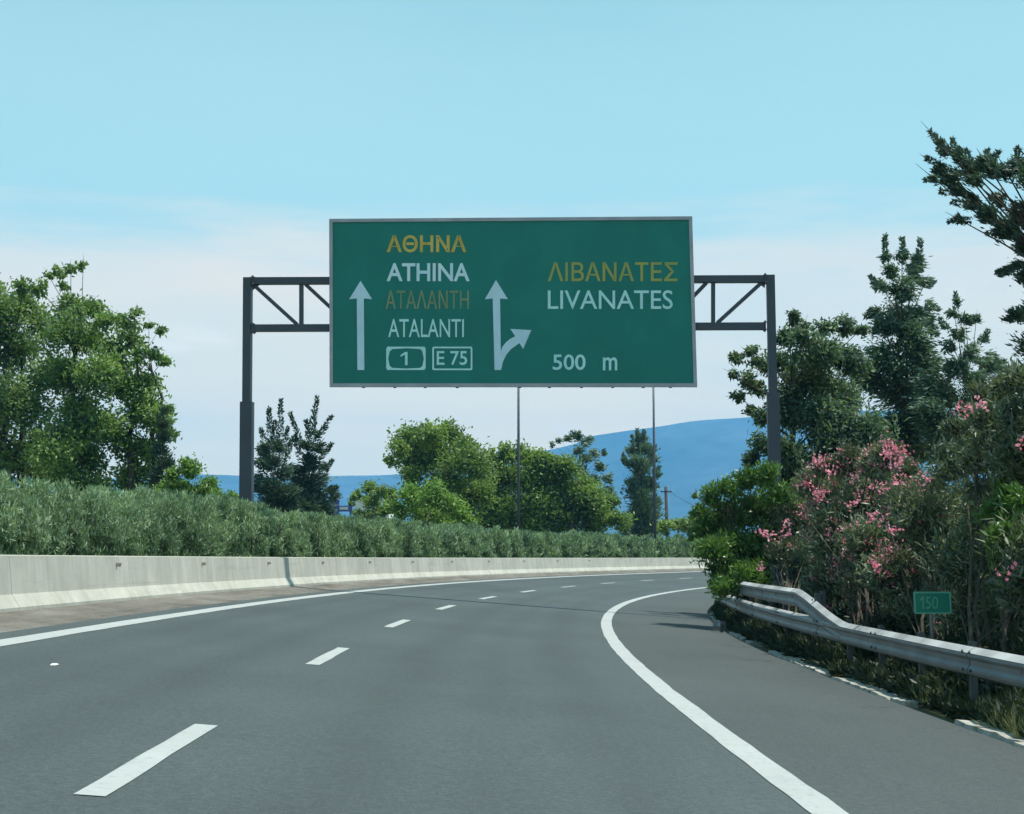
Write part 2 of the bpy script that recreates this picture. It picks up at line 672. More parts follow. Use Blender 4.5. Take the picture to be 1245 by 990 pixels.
def build_hills():
    rng = np.random.default_rng(5)
    az = np.radians(np.linspace(-66, 66, 420))
    rr = np.linspace(4300, 7700, 34)
    rc = 6300.0
    ph = rng.uniform(0, 6.28, 40)
    am = 1 / np.arange(3, 43) ** 1.1
    V = []
    for j, r in enumerate(rr):
        t = (r - rr[0]) / (rc - rr[0]) if r < rc else 1 - (r - rc) / (rr[-1] - rc)
        t = max(t, 0) ** 1.15
        for a in az:
            px = CX + FPX * math.tan(a)
            h = (HOR - crest(px)) / FPX * rc * math.cos(a) * 1.015
            w = sum(am[i] * math.sin((3 + i) * 3.1 * a * (1 + .25 * math.sin(i)) + ph[i] + r * .0011 * (i % 5)) for i in range(0, 40, 1))
            z = h * t * (1 + .16 * w * (1 - t * .85)) - 3
            V.append((r * math.sin(a), r * math.cos(a), z))
    n = len(az)
    F = [(j * n + i, j * n + i + 1, (j + 1) * n + i + 1, (j + 1) * n + i) for j in range(len(rr) - 1) for i in range(n - 1)]
    b = MB()
    b.add(V, F, True)
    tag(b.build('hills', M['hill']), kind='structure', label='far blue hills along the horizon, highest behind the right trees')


build_hills()

# ------------------------------------------------------------------ median barrier, six metre concrete segments
def build_barrier():
    root = empty('concrete_barrier', rp(20, -4.95), 'long pale concrete median barrier below the green hedge', 'barrier')
    # n towards the road is +; profile of one side mirrored about n = -5.12
    prof = [(-4.86, -.03), (-4.86, .075), (-4.975, .25), (-5.035, .79), (-5.215, .79), (-5.27, .25), (-5.36, .075), (-5.36, -.03)]
    L0 = 39.5 - 6 * 11
    slot_me = None
    for k in range(0, 38):
        s0, s1 = L0 + 6 * k, L0 + 6 * (k + 1)
        if s0 < -40 or s1 > 222:
            continue
        b = MB()
        g = .005
        n = 6
        ss = [s0 + g] + [s0 + (s1 - s0) * i / n for i in range(1, n)] + [s1 - g]
        b.loft([[rp(s, q[0], q[1]) for q in prof] for s in ss], caps=True)
        seg = b.build('barrier_segment', M['concrete'], root)
        if s1 < 90:
            # a small stained steel loop plate set near the top of each segment
            sl = s1 - .75
            t, nn = dirs(sl)
            c = rp(sl, -5.022, .655)
            m = MB()
            m.box(c + t * .15, (.30, .03, .045), t, nn)
            m.box(c - UP * .045, (.035, .03, .10), t, nn)
            m.build('loop_plate', M['rust'], seg)


build_barrier()

# ------------------------------------------------------------------ leaf clouds
def quads_object(name, P, v, mat, parent):
    """P: (N,4,3) leaf quads in world space, v: per leaf shade number"""
    n = len(P)
    me = bpy.data.meshes.new(name)
    me.vertices.add(4 * n)
    me.loops.add(4 * n)
    me.polygons.add(n)
    co = (P - np.array(root_loc(parent))).reshape(-1).astype(np.float32)
    me.vertices.foreach_set('co', co)
    me.loops.foreach_set('vertex_index', np.arange(4 * n, dtype=np.int32))
    me.polygons.foreach_set('loop_start', np.arange(0, 4 * n, 4, dtype=np.int32))
    me.update(calc_edges=True)
    a = me.attributes.new('v', 'FLOAT', 'FACE')
    a.data.foreach_set('value', np.clip(v, 0, 1).astype(np.float32))
    me.materials.append(mat)
    return link(name, me, parent)


def unit(a):
    return a / (np.linalg.norm(a, axis=-1, keepdims=True) + 1e-9)


def leaf_quads(rng, base, d, L, W, fold=.25):
    """diamond leaves from base along unit direction d"""
    n = len(base)
    side = unit(np.cross(d, rng.normal(size=(n, 3))))
    nrm = np.cross(side, d)
    L = L[:, None]
    W = W[:, None]
    mid = base + d * L * .5 + nrm * W * fold
    return np.stack([base, mid + side * W * .5, base + d * L, mid - side * W * .5], 1)


def rand_dir(rng, n):
    return unit(rng.normal(size=(n, 3)))


COVER = 3.3


def crown_leaves(rng, lobes, leaf, wid, cover, style, droop=0.0, axis=None, clump=.5):
    """lobes: list of (centre, radius). Each lobe is a handful of leafy clumps with gaps between them"""
    Ps, vs = [], []
    for c, r in lobes:
        n = int(max(20, COVER * cover * PI * r * r / (leaf * wid * .5)))
        nc = int(np.clip(5 + r / leaf * 1.1, 6, 26))
        cd = rand_dir(rng, nc)
        cc = c + cd * (r * rng.uniform(.25, .95, (nc, 1)))
        cr = r * clump * rng.uniform(.6, 1.25, nc)
        cv = rng.uniform(.0, .65, nc)
        w = cr ** 2 / (cr ** 2).sum()
        k = rng.choice(nc, n, p=w)
        off = rng.normal(size=(n, 3)) * .78
        off[:, 2] *= .75
        base = cc[k] + off * cr[k][:, None]
        out = unit(base - c + 1e-6)
        if style == 'needle':
            ax = out.copy() if axis is None else unit(np.stack([c[0] - axis[0] + out[:, 0] * r, c[1] - axis[1] + out[:, 1] * r, np.full(n, .02)], 1) + 1e-6)
            d = unit(ax + .45 * out + rng.normal(size=(n, 3)) * .35 + np.array((0, 0, droop)))
        elif style == 'lance':
            d = unit(.55 * out + rng.normal(size=(n, 3)) * .5 + np.array((0, 0, .45 + droop)))
        else:
            d = unit(.6 * out + rng.normal(size=(n, 3)) * .65 + np.array((0, 0, droop)))
        LL = leaf * rng.uniform(.5, 1.5, n)
        WW = wid * rng.uniform(.7, 1.25, n)
        Ps.append(leaf_quads(rng, base - d * LL[:, None] * .5, d, LL, WW))
        vs.append(cv[k] + rng.uniform(0, .4, n))
    return np.concatenate(Ps), np.concatenate(vs)


def spikes(rng, segs, leaf, wid, dens):
    """needle-clad leaders: (a, b, radius) tapering to the tip, with short side shoots"""
    Ps, vs = [], []
    for a, b, r in segs:
        a, b = np.array(a), np.array(b)
        L = np.linalg.norm(b - a)
        n = int(dens * L / leaf)
        t = rng.uniform(0, 1, n) ** .8
        ax = (b - a) / L
        o = rand_dir(rng, n)
        o = unit(o - ax * (o @ ax)[:, None])
        rad = r * (1 - t) ** .7 + .04 * r
        base = a + ax * (t * L)[:, None] + o * (rad * rng.uniform(0, 1, n))[:, None]
        d = unit(ax * .8 + o * .8 + rng.normal(size=(n, 3)) * .2)
        LL = leaf * rng.uniform(.6, 1.2, n)
        Ps.append(leaf_quads(rng, base, d, LL, wid * rng.uniform(.7, 1.2, n)))
        vs.append(rng.uniform(0, .8, n))
    return np.concatenate(Ps), np.concatenate(vs)


def line_depth(px, n):
    """how far off the view through image column px meets the line n metres right of the lane line"""
    for s in np.arange(6, 44, .1):
        p = rp(s, n)
        if CX + FPX * p[0] / p[1] <= px:
            return float(p[1])
    return 44.0


def tree(name, label, cat, Y, base_px, lobes, mat, style='broad', leaf_px=6.0, wid_px=3.2, cover=3.2, base_z=0.2, trunk_r=.18,
         bark='bark', seed=1, droop=0.0, group=None, leaders=(), depth=.8, stems=1, limb=.6, clump=.5, ndepth=None, top_px=None, parts=('trunk', 'crown')):
    rng = np.random.default_rng(seed)
    k = 1 / ppm(Y)
    base = at(base_px, HOR, Y)
    base[2] = base_z
    root = empty(name, base, label, cat, group)
    xs = [l[0] for l in lobes]
    cx, hw = (min(xs) + max(xs)) / 2, (max(xs) - min(xs)) / 2 + 12
    L3 = []
    for px, py, r in lobes:
        f = math.sqrt(max(.08, 1 - ((px - cx) / hw) ** 2))
        if ndepth is not None:
            yl = line_depth(px, ndepth + rng.uniform(0, 1.0))
            L3.append((at(px, py, yl), r / ppm(yl)))
            continue
        dy = rng.uniform(-1, 1) * depth * hw * k * f
        L3.append((at(px, py, Y + dy) if abs(dy) < .3 * Y else at(px, py, Y), r * k))
    zt = max(c[2] for c, r in L3)
    # trunk and limbs
    b = MB()
    H = zt - base_z
    cxy = np.mean([c for c, r in L3], axis=0)
    if top_px is not None:
        cxy = at(top_px, HOR, Y)
    for st in range(stems):
        jx = np.array((rng.normal(), rng.normal(), 0)) * (.35 * stems if stems > 1 else 0.0) * trunk_r * 3
        top = np.array((cxy[0], cxy[1], base_z + H * .80)) + jx * .5
        pts = []
        for i in range(7):
            t = i / 6
            p = base * (1 - t) + top * t + jx * (1 - t)
            p = p + np.array((rng.normal(), rng.normal(), 0)) * H * .012 * (0 < i)
            pts.append(p)
        pts[0][2] = base_z - .1
        b.tube(pts, [trunk_r * (1.25 - 1.05 * i / 6) for i in range(7)], 8)
        for q, (c, r) in enumerate(L3):
            if q % stems != st:
                continue
            dist = math.hypot(c[0] - pts[3][0], c[1] - pts[3][1])
            zj = min(max(base_z + H * .15, c[2] - .55 * dist - .4 * r), base_z + H * .76)
            t = (zj - base_z) / (H * .80)
            j = int(min(max(t, 0), .999) * 6)
            fr = t * 6 - j
            p0 = pts[j] * (1 - fr) + pts[j + 1] * fr
            mid = (p0 + c) / 2 + np.array((rng.normal(), rng.normal(), .6)) * dist * .08
            rr = max(.012, trunk_r * .34 * limb * min(1.2, .4 + r / (2 * k * 20)))
            b.tube([p0, mid, c, c + (c - mid) * .35], [rr, rr * .75, rr * .45, rr * .15], 5, False)
    b.build(parts[0], M[bark], root)
    P, v = crown_leaves(rng, L3, leaf_px * k, wid_px * k, cover, style, droop, base if style == 'needle' else None, clump)
    if leaders:
        sg = [(at(a0, a1, Y + rng.normal() * .2), at(b0, b1, Y + rng.normal() * .3), rr * k) for a0, a1, b0, b1, rr in leaders]
        P2, v2 = spikes(rng, sg, leaf_px * k * .7, wid_px * k, 26)
        P, v = np.concatenate([P, P2]), np.concatenate([v, v2])
    quads_object(parts[1], P, v, M[mat], root)
    return root, L3, rng


# ------------------------------------------------------------------ hedge on the median
def build_hedge():
    rng = np.random.default_rng(11)
    root = empty('hedge', rp(30, -6.4), 'long clipped green hedge running behind the concrete barrier', 'hedge')
    ph = rng.uniform(0, 6.28, 12)

    def top(s):
        w = sum(math.sin(s * (.35 + .27 * i) + ph[i]) / (i + 2) for i in range(8))
        w += .5 * math.sin(s * 4.3 + ph[9]) * math.sin(s * .77 + ph[10]) + .35 * math.sin(s * 7.1 + ph[11])
        return 1.98 + .075 * w + (.12 if s > 30 else 0.0)
    # inner mass of woody stems
    b = MB()
    for s in np.arange(2, 150, 1.1):
        for q in range(2 if s < 70 else 1):
            ss, nn = s + rng.uniform(-.5, .5), -6.35 + rng.uniform(-.55, .55)
            p0 = rp(ss, nn, -.12)
            p1 = rp(ss + rng.normal() * .15, nn + rng.normal() * .12, .9)
            p2 = rp(ss + rng.normal() * .3, nn + rng.normal() * .25, top(s) - .15)
            b.tube([p0, p1, p2], [.028, .02, .006], 5, False)
    b.build('stem', M['stem'], root)['kind'] = 'stuff'
    Ps, vs = [], []
    for s0, s1, leaf, wid, cov in ((0, 18, .12, .022, 3.4), (18, 34, .13, .024, 4.2), (34, 60, .17, .034, 4.4), (60, 100, .24, .06, 4.6), (100, 150, .34, .10, 3.6)):
        area = (s1 - s0) * 2.2 * 2.2
        n = int(cov * area / (leaf * wid * .5))
        # upright sprays: pick spray feet, then leaves along each
        m = max(60, int((s1 - s0) * 2.2 * 34 / (1 + leaf * 4)))
        fs = rng.uniform(s0, s1, m)
        fn = -6.4 + rng.uniform(-.88, .88, m)
        hh = np.array([top(s) for s in fs])
        edge = np.abs(fn + 6.4) / .88
        fh = rng.uniform(.02, 1, m) ** .85 * (hh - .28 * edge ** 3)
        fv = rng.uniform(0, .6, m) + .14 * np.sin(fs * 1.3 + 2 * np.sin(fs * .31)) + .12 * np.sin(fs * 4.1 + 3 * np.sin(fs * .9))
        k = rng.integers(0, m, n)
        u = rng.uniform(0, 1, n)
        ls = fs[k] + rng.normal(size=n) * .11
        ln = fn[k] + rng.normal(size=n) * .08
        lh = np.maximum(.02, fh[k] - .28 + u * .40)
        X = np.interp(ls, SS, _X)
        Yy = np.interp(ls, SS, _Y)
        A = np.interp(ls, SS, _hd)
        base = np.stack([X + ln * np.cos(A), Yy - ln * np.sin(A), BANKING * 6.0 + .5 * KV * np.maximum(ls, 0) ** 2 + lh - .05], 1)
        d = unit(rng.normal(size=(n, 3)) * .45 + np.array((0, 0, .9)))
        Ps.append(leaf_quads(rng, base, d, leaf * rng.uniform(.6, 1.3, n), wid * rng.uniform(.7, 1.3, n)))
        vs.append(fv[k] + rng.uniform(0, .4, n))
    quads_object('foliage', np.concatenate(Ps), np.concatenate(vs), M['hedge'], root)


build_hedge()

# ------------------------------------------------------------------ gantry and overhead sign
GA = 0.08
GY = 41.0
GU = np.array((math.cos(GA), -math.sin(GA), 0))
GN = np.array((-math.sin(GA), -math.cos(GA), 0))        # towards the traffic
G0 = np.array((0, GY, 0))


def gp(px, py, off=0.0):
    """point of the gantry's plane (moved off metres towards the traffic)"""
    d = ray(px, py)
    p0 = G0 + GN * off
    t = ((p0 - CAMP) @ GN) / (d @ GN)
    return CAMP + d * t


GPX = FPX / GY


def build_gantry():
    foot = gp(301, 700)
    foot[2] = .35
    root = empty('sign_gantry', foot, 'dark grey steel truss gantry on two posts spanning the carriageway', 'gantry')
    th = .24

    def post(xa, xb, top_y, sleeve_y, wx, sx_, ground_z):
        a = gp(xa, top_y)
        c = gp(xb, 700)
        ax = (c - a) / np.linalg.norm(c - a)
        fz = (ground_z - a[2]) / ax[2]
        base = a + ax * fz
        slv = gp(xa + (xb - xa) * (sleeve_y - top_y) / (700 - top_y), sleeve_y)
        b = MB()
        b.bar(a, slv, wx / GPX, th, GN)
        po = b.build('post', M['gantry'], root)
        b = MB()
        b.bar(slv, base, sx_ / GPX, th + .06, GN)
        b.build('post_sleeve', M['gantry'], po)
        b = MB()
        b.box(base + UP * .02, (.62, .62, .05), GU, GN)
        for sx in (-.23, .23):
            for sy in (-.23, .23):
                b.tube([base + GU * sx + GN * sy, base + GU * sx + GN * sy + UP * .12], .02, 6)
        b.build('base_plate', M['gantry'], po)
    post(301.5, 299.0, 338, 489, 10.0, 15.0, .33)
    post(936.5, 944.5, 335, 478, 10.0, 14.5, -.52)

    def yy(px, y0, y1):
        return y0 + (y1 - y0) * (px - 301.5) / (936.5 - 301.5)
    top = lambda px: yy(px, 342.0, 339.5)
    bot = lambda px: yy(px, 399.3, 396.8)
    for nm, fn in (('top_chord', top), ('bottom_chord', bot)):
        b = MB()
        b.bar(gp(307, fn(307)), gp(931, fn(931)), 8.6 / GPX, .2, GN)
        b.build(nm, M['gantry'], root)
    cols = [303, 366.5, 429, 492, 555, 618, 681, 744, 807, 867, 934]
    for i, c in enumerate(cols[1:-1]):
        b = MB()
        b.bar(gp(c, top(c) + 4.2), gp(c, bot(c) - 4.2), 5.0 / GPX, .1, GN)
        b.build('truss_upright', M['gantry'], root)
    for i in range(10):
        a, c = cols[i], cols[i + 1]
        if i < 5:
            p, q = gp(a + 5, top(a) + 4.2), gp(c - 5, bot(c) - 4.2)
        else:
            p, q = gp(c - 8, top(c) + 4.2), gp(a + 5, bot(a) - 4.2)
        b = MB()
        b.bar(p, q, 4.6 / GPX, .07, GN)
        b.build('truss_diagonal', M['gantry'], root)
    # bolted flange plates where the chords meet the posts
    for c in (308.2, 930.0):
        for fn in (top, bot):
            b = MB()
            p = gp(c, fn(c))
            b.box(p, (.035, .30, 12.5 / GPX), GU, GN)
            pl = b.build('flange_plate', M['gantry'], root)
            b = MB()
            for dy in (-.115, .115):
                for dz in (-.10, .10):
                    b.tube([p + GN * dy + UP * dz - GU * .045, p + GN * dy + UP * dz + GU * .045], .016, 6)
            b.build('bolt', M['lamp_pole'], pl)['kind'] = 'stuff'
    for c in (303, 934):
        for fn, sg in ((top, 1),):
            b = MB()
            s = 1 if c < 600 else -1
            b.prism([gp(c + 4 * s, fn(c) + 4 * sg, .02), gp(c + 13 * s, fn(c) + 4 * sg, .02), gp(c + 4 * s, fn(c) + 11 * sg, .02)][::(1 if s * sg < 0 else -1)], -GN * .03)
            b.build('gusset_plate', M['gantry'], root)


build_gantry()

SOFF = .30                                              # the sign's face stands this far in front of the truss plane
TL, TR, BR, BL = (gp(x, y, SOFF) for x, y in ((402.5, 268.5), (839.5, 265.5), (845.5, 468.5), (403.0, 468.5)))


def sp(px, py, off=0.0):
    """photo pixel on the sign's face"""
    d = ray(px, py)
    p0 = G0 + GN * (SOFF + off)
    t = ((p0 - CAMP) @ GN) / (d @ GN)
    return CAMP + d * t


def text_mesh(txt, mat, x0, x1, y_top, y_base, name, parent, bold=0.0, slope=0.0, plane=None, extr=.006):
    """lettering fitted to a box on the sign: cap height from y_base to y_top, width x0..x1"""
    plane = plane or (lambda px, py, off: sp(px, py, off))
    cu = bpy.data.curves.new('tmp', 'FONT')
    cu.body = txt
    cu.size = 1.0
    cu.offset = bold
    cu.resolution_u = 4
    o = bpy.data.objects.new('tmp', cu)
    COL.objects.link(o)
    dg = bpy.context.evaluated_depsgraph_get()
    me = bpy.data.meshes.new_from_object(o.evaluated_get(dg))
    bpy.data.objects.remove(o)
    bpy.data.curves.remove(cu)
    n = len(me.vertices)
    co = np.empty(3 * n)
    me.vertices.foreach_get('co', co)
    co = co.reshape(-1, 3)
    xa, xb = co[:, 0].min(), co[:, 0].max()
    ya, yb = co[:, 1].min(), co[:, 1].max()
    if txt[-1] == 'm' and '5' in txt:
        ya = min(ya, 0)
    P = []
    for p in co:
        u = (p[0] - xa) / (xb - xa)
        px = x0 + (x1 - x0) * u
        py = y_base + (y_top - y_base) * (p[1] - ya) / (yb - ya) + slope * (px - x0)
        P.append(plane(px, py, 0.012))
    b = MB()
    fs = [tuple(q.vertices) for q in me.polygons]
    b.add(P, fs)
    b.f = [f for f in b.f]
    bpy.data.meshes.remove(me)
    ob = b.build(name, M[mat], parent)
    return ob


def one_mesh(x0, x1, y0, y1, parent, mat, plane):
    """the figure 1: stem with its flag"""
    w = (x1 - x0) * .36
    h = y1 - y0
    b = MB()
    b.add([plane(*q) for q in ((x1 - w, y0), (x1 - w, y0 + h * .2), (x1 - w, y1), (x1, y1), (x1, y0), (x0, y0 + h * .24), (x0, y0 + h * .38))],
          [(0, 1, 2, 3, 4), (0, 5, 6, 1)])
    return b.build('lettering', M[mat], parent)


def build_sign():
    foot = (BL + BR) / 2
    root = empty('motorway_sign', foot, 'big green overhead motorway sign with yellow Greek and white Latin place names', 'road sign')
    b = MB()
    ins = lambda p, q, d: p + (q - p) / np.linalg.norm(q - p) * d
    fr = 4.2 / GPX
    c = [TL, BL, BR, TR]
    b.prism([p for p in c], -GN * .09)
    b.build('panel', M['sign_green'], root)
    # frame: four bars round the edge, butted, proud of the panel
    for a, d, e in ((TL, TR, 'h'), (BL, BR, 'h'), (TL, BL, 'v'), (TR, BR, 'v')):
        b = MB()
        if e == 'h':
            b.bar(a - GU * fr * .5 - GN * .03, d + GU * fr * .5 - GN * .03, fr, .13, GN)
        else:
            b.bar(a + (d - a) / np.linalg.norm(d - a) * fr * .5 - GN * .03, d - (d - a) / np.linalg.norm(d - a) * fr * .5 - GN * .03, fr, .128, GN)
        b.build('frame_edge', M['sign_frame'], root)
    # stiffening rails behind the panel and the stubs that carry it on the chords
    for py in (342, 399):
        b = MB()
        b.bar(sp(408, py, -.13), sp(838, py - 1.5, -.13), .1, .07, GN)
        b.build('back_rail', M['sign_back'], root)
    for px in (442, 480, 517, 556, 632, 668, 707, 745, 782, 815):
        b = MB()
        b.box(sp(px, 470.5, -.04), (.075, .08, .06), GU, GN)
        b.build('clamp', M['gantry'], root)
    # lettering
    T = lambda *a, **k: text_mesh(*a, name='lettering', parent=root, **k)
    T('ΑΘΗΝΑ', 'ink_gold', 470, 567, 286, 307, bold=.022, slope=0)
    T('ATHINA', 'ink_white', 470, 571, 320, 342, bold=.020)
    T('ΑΤΑΛΑΝΤΗ', 'ink_dim', 469, 570, 353.5, 375.5, bold=.004)
    T('ATALANTI', 'ink_pale', 472, 564, 388, 410, bold=.004)
    T('ΛΙΒΑΝΑΤΕΣ', 'ink_olive', 666, 824, 319, 342, bold=.010)
    T('LIVANATES', 'ink_pale', 666, 818, 353, 376, bold=.006)
    T('500', 'ink_pale', 672, 712, 431, 450, bold=.014)
    T('m', 'ink_pale', 733, 750.5, 434.5, 450.5, bold=.014)
    one_mesh(487.0, 495.5, 428, 444, root, 'ink_pale', lambda px, py: sp(px, py, .012))
    T('E 75', 'ink_pale', 531, 568, 427, 444, bold=.012)

    def flat(poly, name, mat='ink_arrow', off=.012):
        b = MB()
        b.add([sp(x, y, off) for x, y in poly], [tuple(range(len(poly)))])
        return b.build(name, M[mat], root)
    b = MB()
    b.add([sp(x, y, .012) for x, y in ((438.3, 341.5), (424.5, 364), (433.8, 363), (434.5, 450), (443, 450), (442.3, 363), (452.5, 364))], [(0, 1, 2, 5, 6), (2, 3, 4, 5)])
    b.build('ahead_arrow', M['ink_arrow'], root)
    # forked arrow: straight shaft with a branch bending to the right
    b = MB()
    b.add([sp(x, y, .012) for x, y in ((603, 340.5), (589.5, 364), (599.0, 363), (601.3, 450), (609.2, 450), (608.0, 363), (617.5, 364))], [(0, 1, 2, 5, 6), (2, 3, 4, 5)])
    up_ = [(608.6, 428), (611, 421.5), (615, 416.5), (620, 412.3), (626.5, 409)]
    lo_ = [(609.3, 449.9), (611.5, 440), (615.5, 431.5), (621.5, 424.5), (631.5, 417.3)]
    P = [sp(x, y, .012) for q in zip(up_, lo_) for x, y in q]
    b.add(P, [(2 * i, 2 * i + 1, 2 * i + 3, 2 * i + 2) for i in range(4)])
    b.add([sp(x, y, .012) for x, y in ((620.5, 400), (646, 401.5), (636, 424.5), (631.5, 417.3), (626.5, 409))], [(0, 4, 3, 2, 1)])
    b.build('forked_arrow', M['ink_arrow'], root)
    # route shields: one with hexagonal inside, one plain

    def ring(outer, inner, name):
        b = MB()
        n = len(outer)
        b.add([sp(x, y, .012) for x, y in outer] + [sp(x, y, .012) for x, y in inner],
              [(i, i + n, (i + 1) % n + n, (i + 1) % n) for i in range(n)])
        b.build(name, M['ink_pale'], root)
    ring([(471, 421.6), (494, 421.6), (516, 421.6), (517.5, 424), (517.5, 436), (517.5, 447.5), (516, 450), (494, 450), (471, 450), (469.5, 447.5), (469.5, 436), (469.5, 424)],
         [(477, 424.6), (494, 423.6), (511, 424.6), (513.5, 427.5), (515.3, 436), (513.5, 445), (511, 447.4), (494, 448.2), (477, 447.4), (473.8, 445), (472.0, 436), (473.8, 427.5)], 'route_shield')
    ring([(527, 421.6), (573, 421.6), (574.3, 423), (574.3, 449), (573, 450.2), (527, 450.2), (525.6, 449), (525.6, 423)],
         [(528, 423.7), (572, 423.7), (572.3, 424.3), (572.3, 447.6), (572, 448.2), (528, 448.2), (527.7, 447.6), (527.7, 424.3)], 'route_shield')


build_sign()

# ------------------------------------------------------------------ guardrail
def build_guardrail():
    root = empty('guardrail', rp(16, 6.8), 'dull grey steel guardrail beside the hard shoulder with a raised second rail', 'guardrail')
    # one closed W profile: (offset from the road side face, height)
    face = [(.085, .730), (.006, .668), (.0, .648), (.0, .635), (.028, .605), (.028, .555), (.0, .515), (.0, .49), (.012, .462), (.060, .44)]
    back = [(o + .006, h) for o, h in face[::-1]]
    prof = face + back
    NR = 6.70

    def beam(name, s0, s1, dh, step=.5, off=0.0):
        b = MB()
        ss = np.linspace(s0, s1, max(2, int(round((s1 - s0) / step)) + 1))
        b.loft([[rp(s, NR + o + off, h + (dh(s) if callable(dh) else dh)) for o, h in prof] for s in ss], caps=True, smooth=False)
        o = b.build(name, M['galv'], root)
        # added strip over the sloping top edge, its pale colour painting in sunlight
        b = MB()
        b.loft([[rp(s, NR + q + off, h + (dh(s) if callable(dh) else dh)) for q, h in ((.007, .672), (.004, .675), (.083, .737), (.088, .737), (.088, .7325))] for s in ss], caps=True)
        b.build('sunlit_top_strip', M['zinc_sunlit'], o)
        return o
    k = 0
    for s0 in np.arange(-12.6, 78, 4.0):
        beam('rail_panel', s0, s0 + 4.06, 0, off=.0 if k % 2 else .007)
        k += 1
    # upper rail: rises from the lower one, then runs on level
    def ramp(s):
        u = min(1, max(0, (s - 21.5) / 3.9))
        return .40 * (.65 * u + .35 * u * u * (3 - 2 * u))
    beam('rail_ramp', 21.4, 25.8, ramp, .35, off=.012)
    k = 0
    for s0 in np.arange(25.8, 78, 4.0):
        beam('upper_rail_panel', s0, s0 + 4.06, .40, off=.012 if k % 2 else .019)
        k += 1
    # posts with spacer blocks
    pm = MB()
    for c, w in (((0, 0, .19), None),):
        pm.box((.0, .052, .2), (.006, .10, 1.15))
        pm.box((.03, .0, .2), (.06, .006, 1.15))
        pm.box((.03, .104, .2), (.06, .006, 1.15))
    post_me = pm.mesh('post', M['post_steel'])
    tall = MB()
    tall.box((.0, .052, .39), (.006, .10, 1.5))
    tall.box((.03, .0, .39), (.06, .006, 1.5))
    tall.box((.03, .104, .39), (.06, .006, 1.5))
    tall_me = tall.mesh('tall_post', M['post_steel'])
    sp_ = MB()
    sp_.box((0, 0, 0), (.10, .07, .20))
    spacer_me = sp_.mesh('spacer', M['post_steel'])
    bo = MB()
    bo.tube([(-.012, 0, 0), (.004, 0, 0)], [.016, .02], 6)
    bolt_me = bo.mesh('bolt', M['post_steel'])
    for i, s in enumerate(np.arange(-12.15, 76, 2.0)):
        high = s > 23.8
        a = head(s)
        rl = np.array(root_loc(root))
        p = link('post', tall_me if high else post_me, root, tuple(rp(s, NR + .19, 0) - rl), -a)
        for kk, hh in enumerate((.595, .995) if high else (.595,)):
            v = rp(s, NR + .128, hh) - rp(s, NR + .19, 0)
            w = Matrix.Rotation(a, 3, 'Z') @ Vector(tuple(v))
            q = link('spacer', spacer_me, p, tuple(w))
            if s < 40:
                v = rp(s, NR + .044, hh) - rp(s, NR + .19, 0)
                link('bolt', bolt_me, p, tuple(Matrix.Rotation(a, 3, 'Z') @ Vector(tuple(v))))
    # splice bolts near the panel joints close by
    for s0 in np.arange(-12.6, 40, 4.0):
        if s0 < 6:
            continue
        for ds in (-.12, .12):
            for hh in (.682, .502):
                link('bolt', bolt_me, root, tuple(rp(s0 + ds, NR + .0, hh) - np.array(root_loc(root))), -head(s0))


build_guardrail()


def build_terminal():
    # small curled rail end standing at the far foot of the guardrail on the shoulder edge
    s0, n0 = 33.5, 6.12
    base = rp(s0, n0)
    root = empty('rail_end', base, 'small curled steel rail end at the far foot of the guardrail, shadow falling left', 'rail end')
    t, n = dirs(s0)
    b = MB()
    ringz = []
    for k in range(15):
        a = PI * 1.5 * k / 14
        r = .15 - .03 * k / 14
        c = base + n * (.10 - r * math.sin(a)) + t * (.2 - r * math.cos(a))
        w = -n * math.sin(a) - t * math.cos(a)
        ringz.append([c + UP * .06, c + UP * .13 + w * .02, c + UP * .23, c + UP * .23 - w * .008, c + UP * .13 + w * .012, c + UP * .06 - w * .008])
    b.loft(ringz, caps=True)
    b.build('curled_plate', M['galv'], root)
    b = MB()
    b.box(base + n * .14 + t * .2 + UP * .06, (.07, .07, .26), n, t)
    b.build('post', M['post_steel'], root)


build_terminal()

# ------------------------------------------------------------------ kerb of broken pale stones
def build_kerb():
    rng = np.random.default_rng(3)
    root = empty('kerb', rp(14, 6.45), 'broken pale concrete kerb between shoulder and weeds', 'kerb')
    root['kind'] = 'structure'
    del root['category']
    s = -8.0
    while s < 46:
        L = rng.uniform(.55, 1.15)
        if rng.uniform() < (.16 if s < 20 else .4):
            s += L
            continue
        w = rng.uniform(.19, .30)
        n0 = 6.395 + rng.uniform(-.015, .02)
        h = rng.uniform(.022, .045)
        b = MB()
        g = .015
        a0, a1 = rng.uniform(-.03, .03, 2)
        n = 4
        rings = []
        for i in range(n + 1):
            q = s + g + (L - 2 * g) * i / n
            j0, j1, jh = rng.normal(size=3) * (.012, .045, .008)
            rings.append([rp(q, n0 + j0, -.03), rp(q, n0 + .02 + j0, h + jh), rp(q + a0, n0 + w + j1, h + jh + .004), rp(q + a1, n0 + w + .03 + j1, -.03)])
        b.loft(rings, caps=True)
        b.build('kerb_stone', M['kerb'], root)
        s += L
    for s, L in ((10.9, .55), (11.5, .6), (12.15, .5), (14.3, .5), (16.8, .45)):
        n0 = 6.74
        b = MB()
        b.loft([[rp(s + L * i / 3, n0 + rng.normal() * .01, -.03), rp(s + L * i / 3, n0 + .02, .045 + rng.normal() * .008),
                 rp(s + L * i / 3, n0 + .08, .05 + rng.normal() * .008), rp(s + L * i / 3, n0 + .11, -.03)] for i in range(4)], caps=True)
        b.build('kerb_stone', M['kerb'], root)


build_kerb()

# ------------------------------------------------------------------ small kilometre sign
KY = 18.0


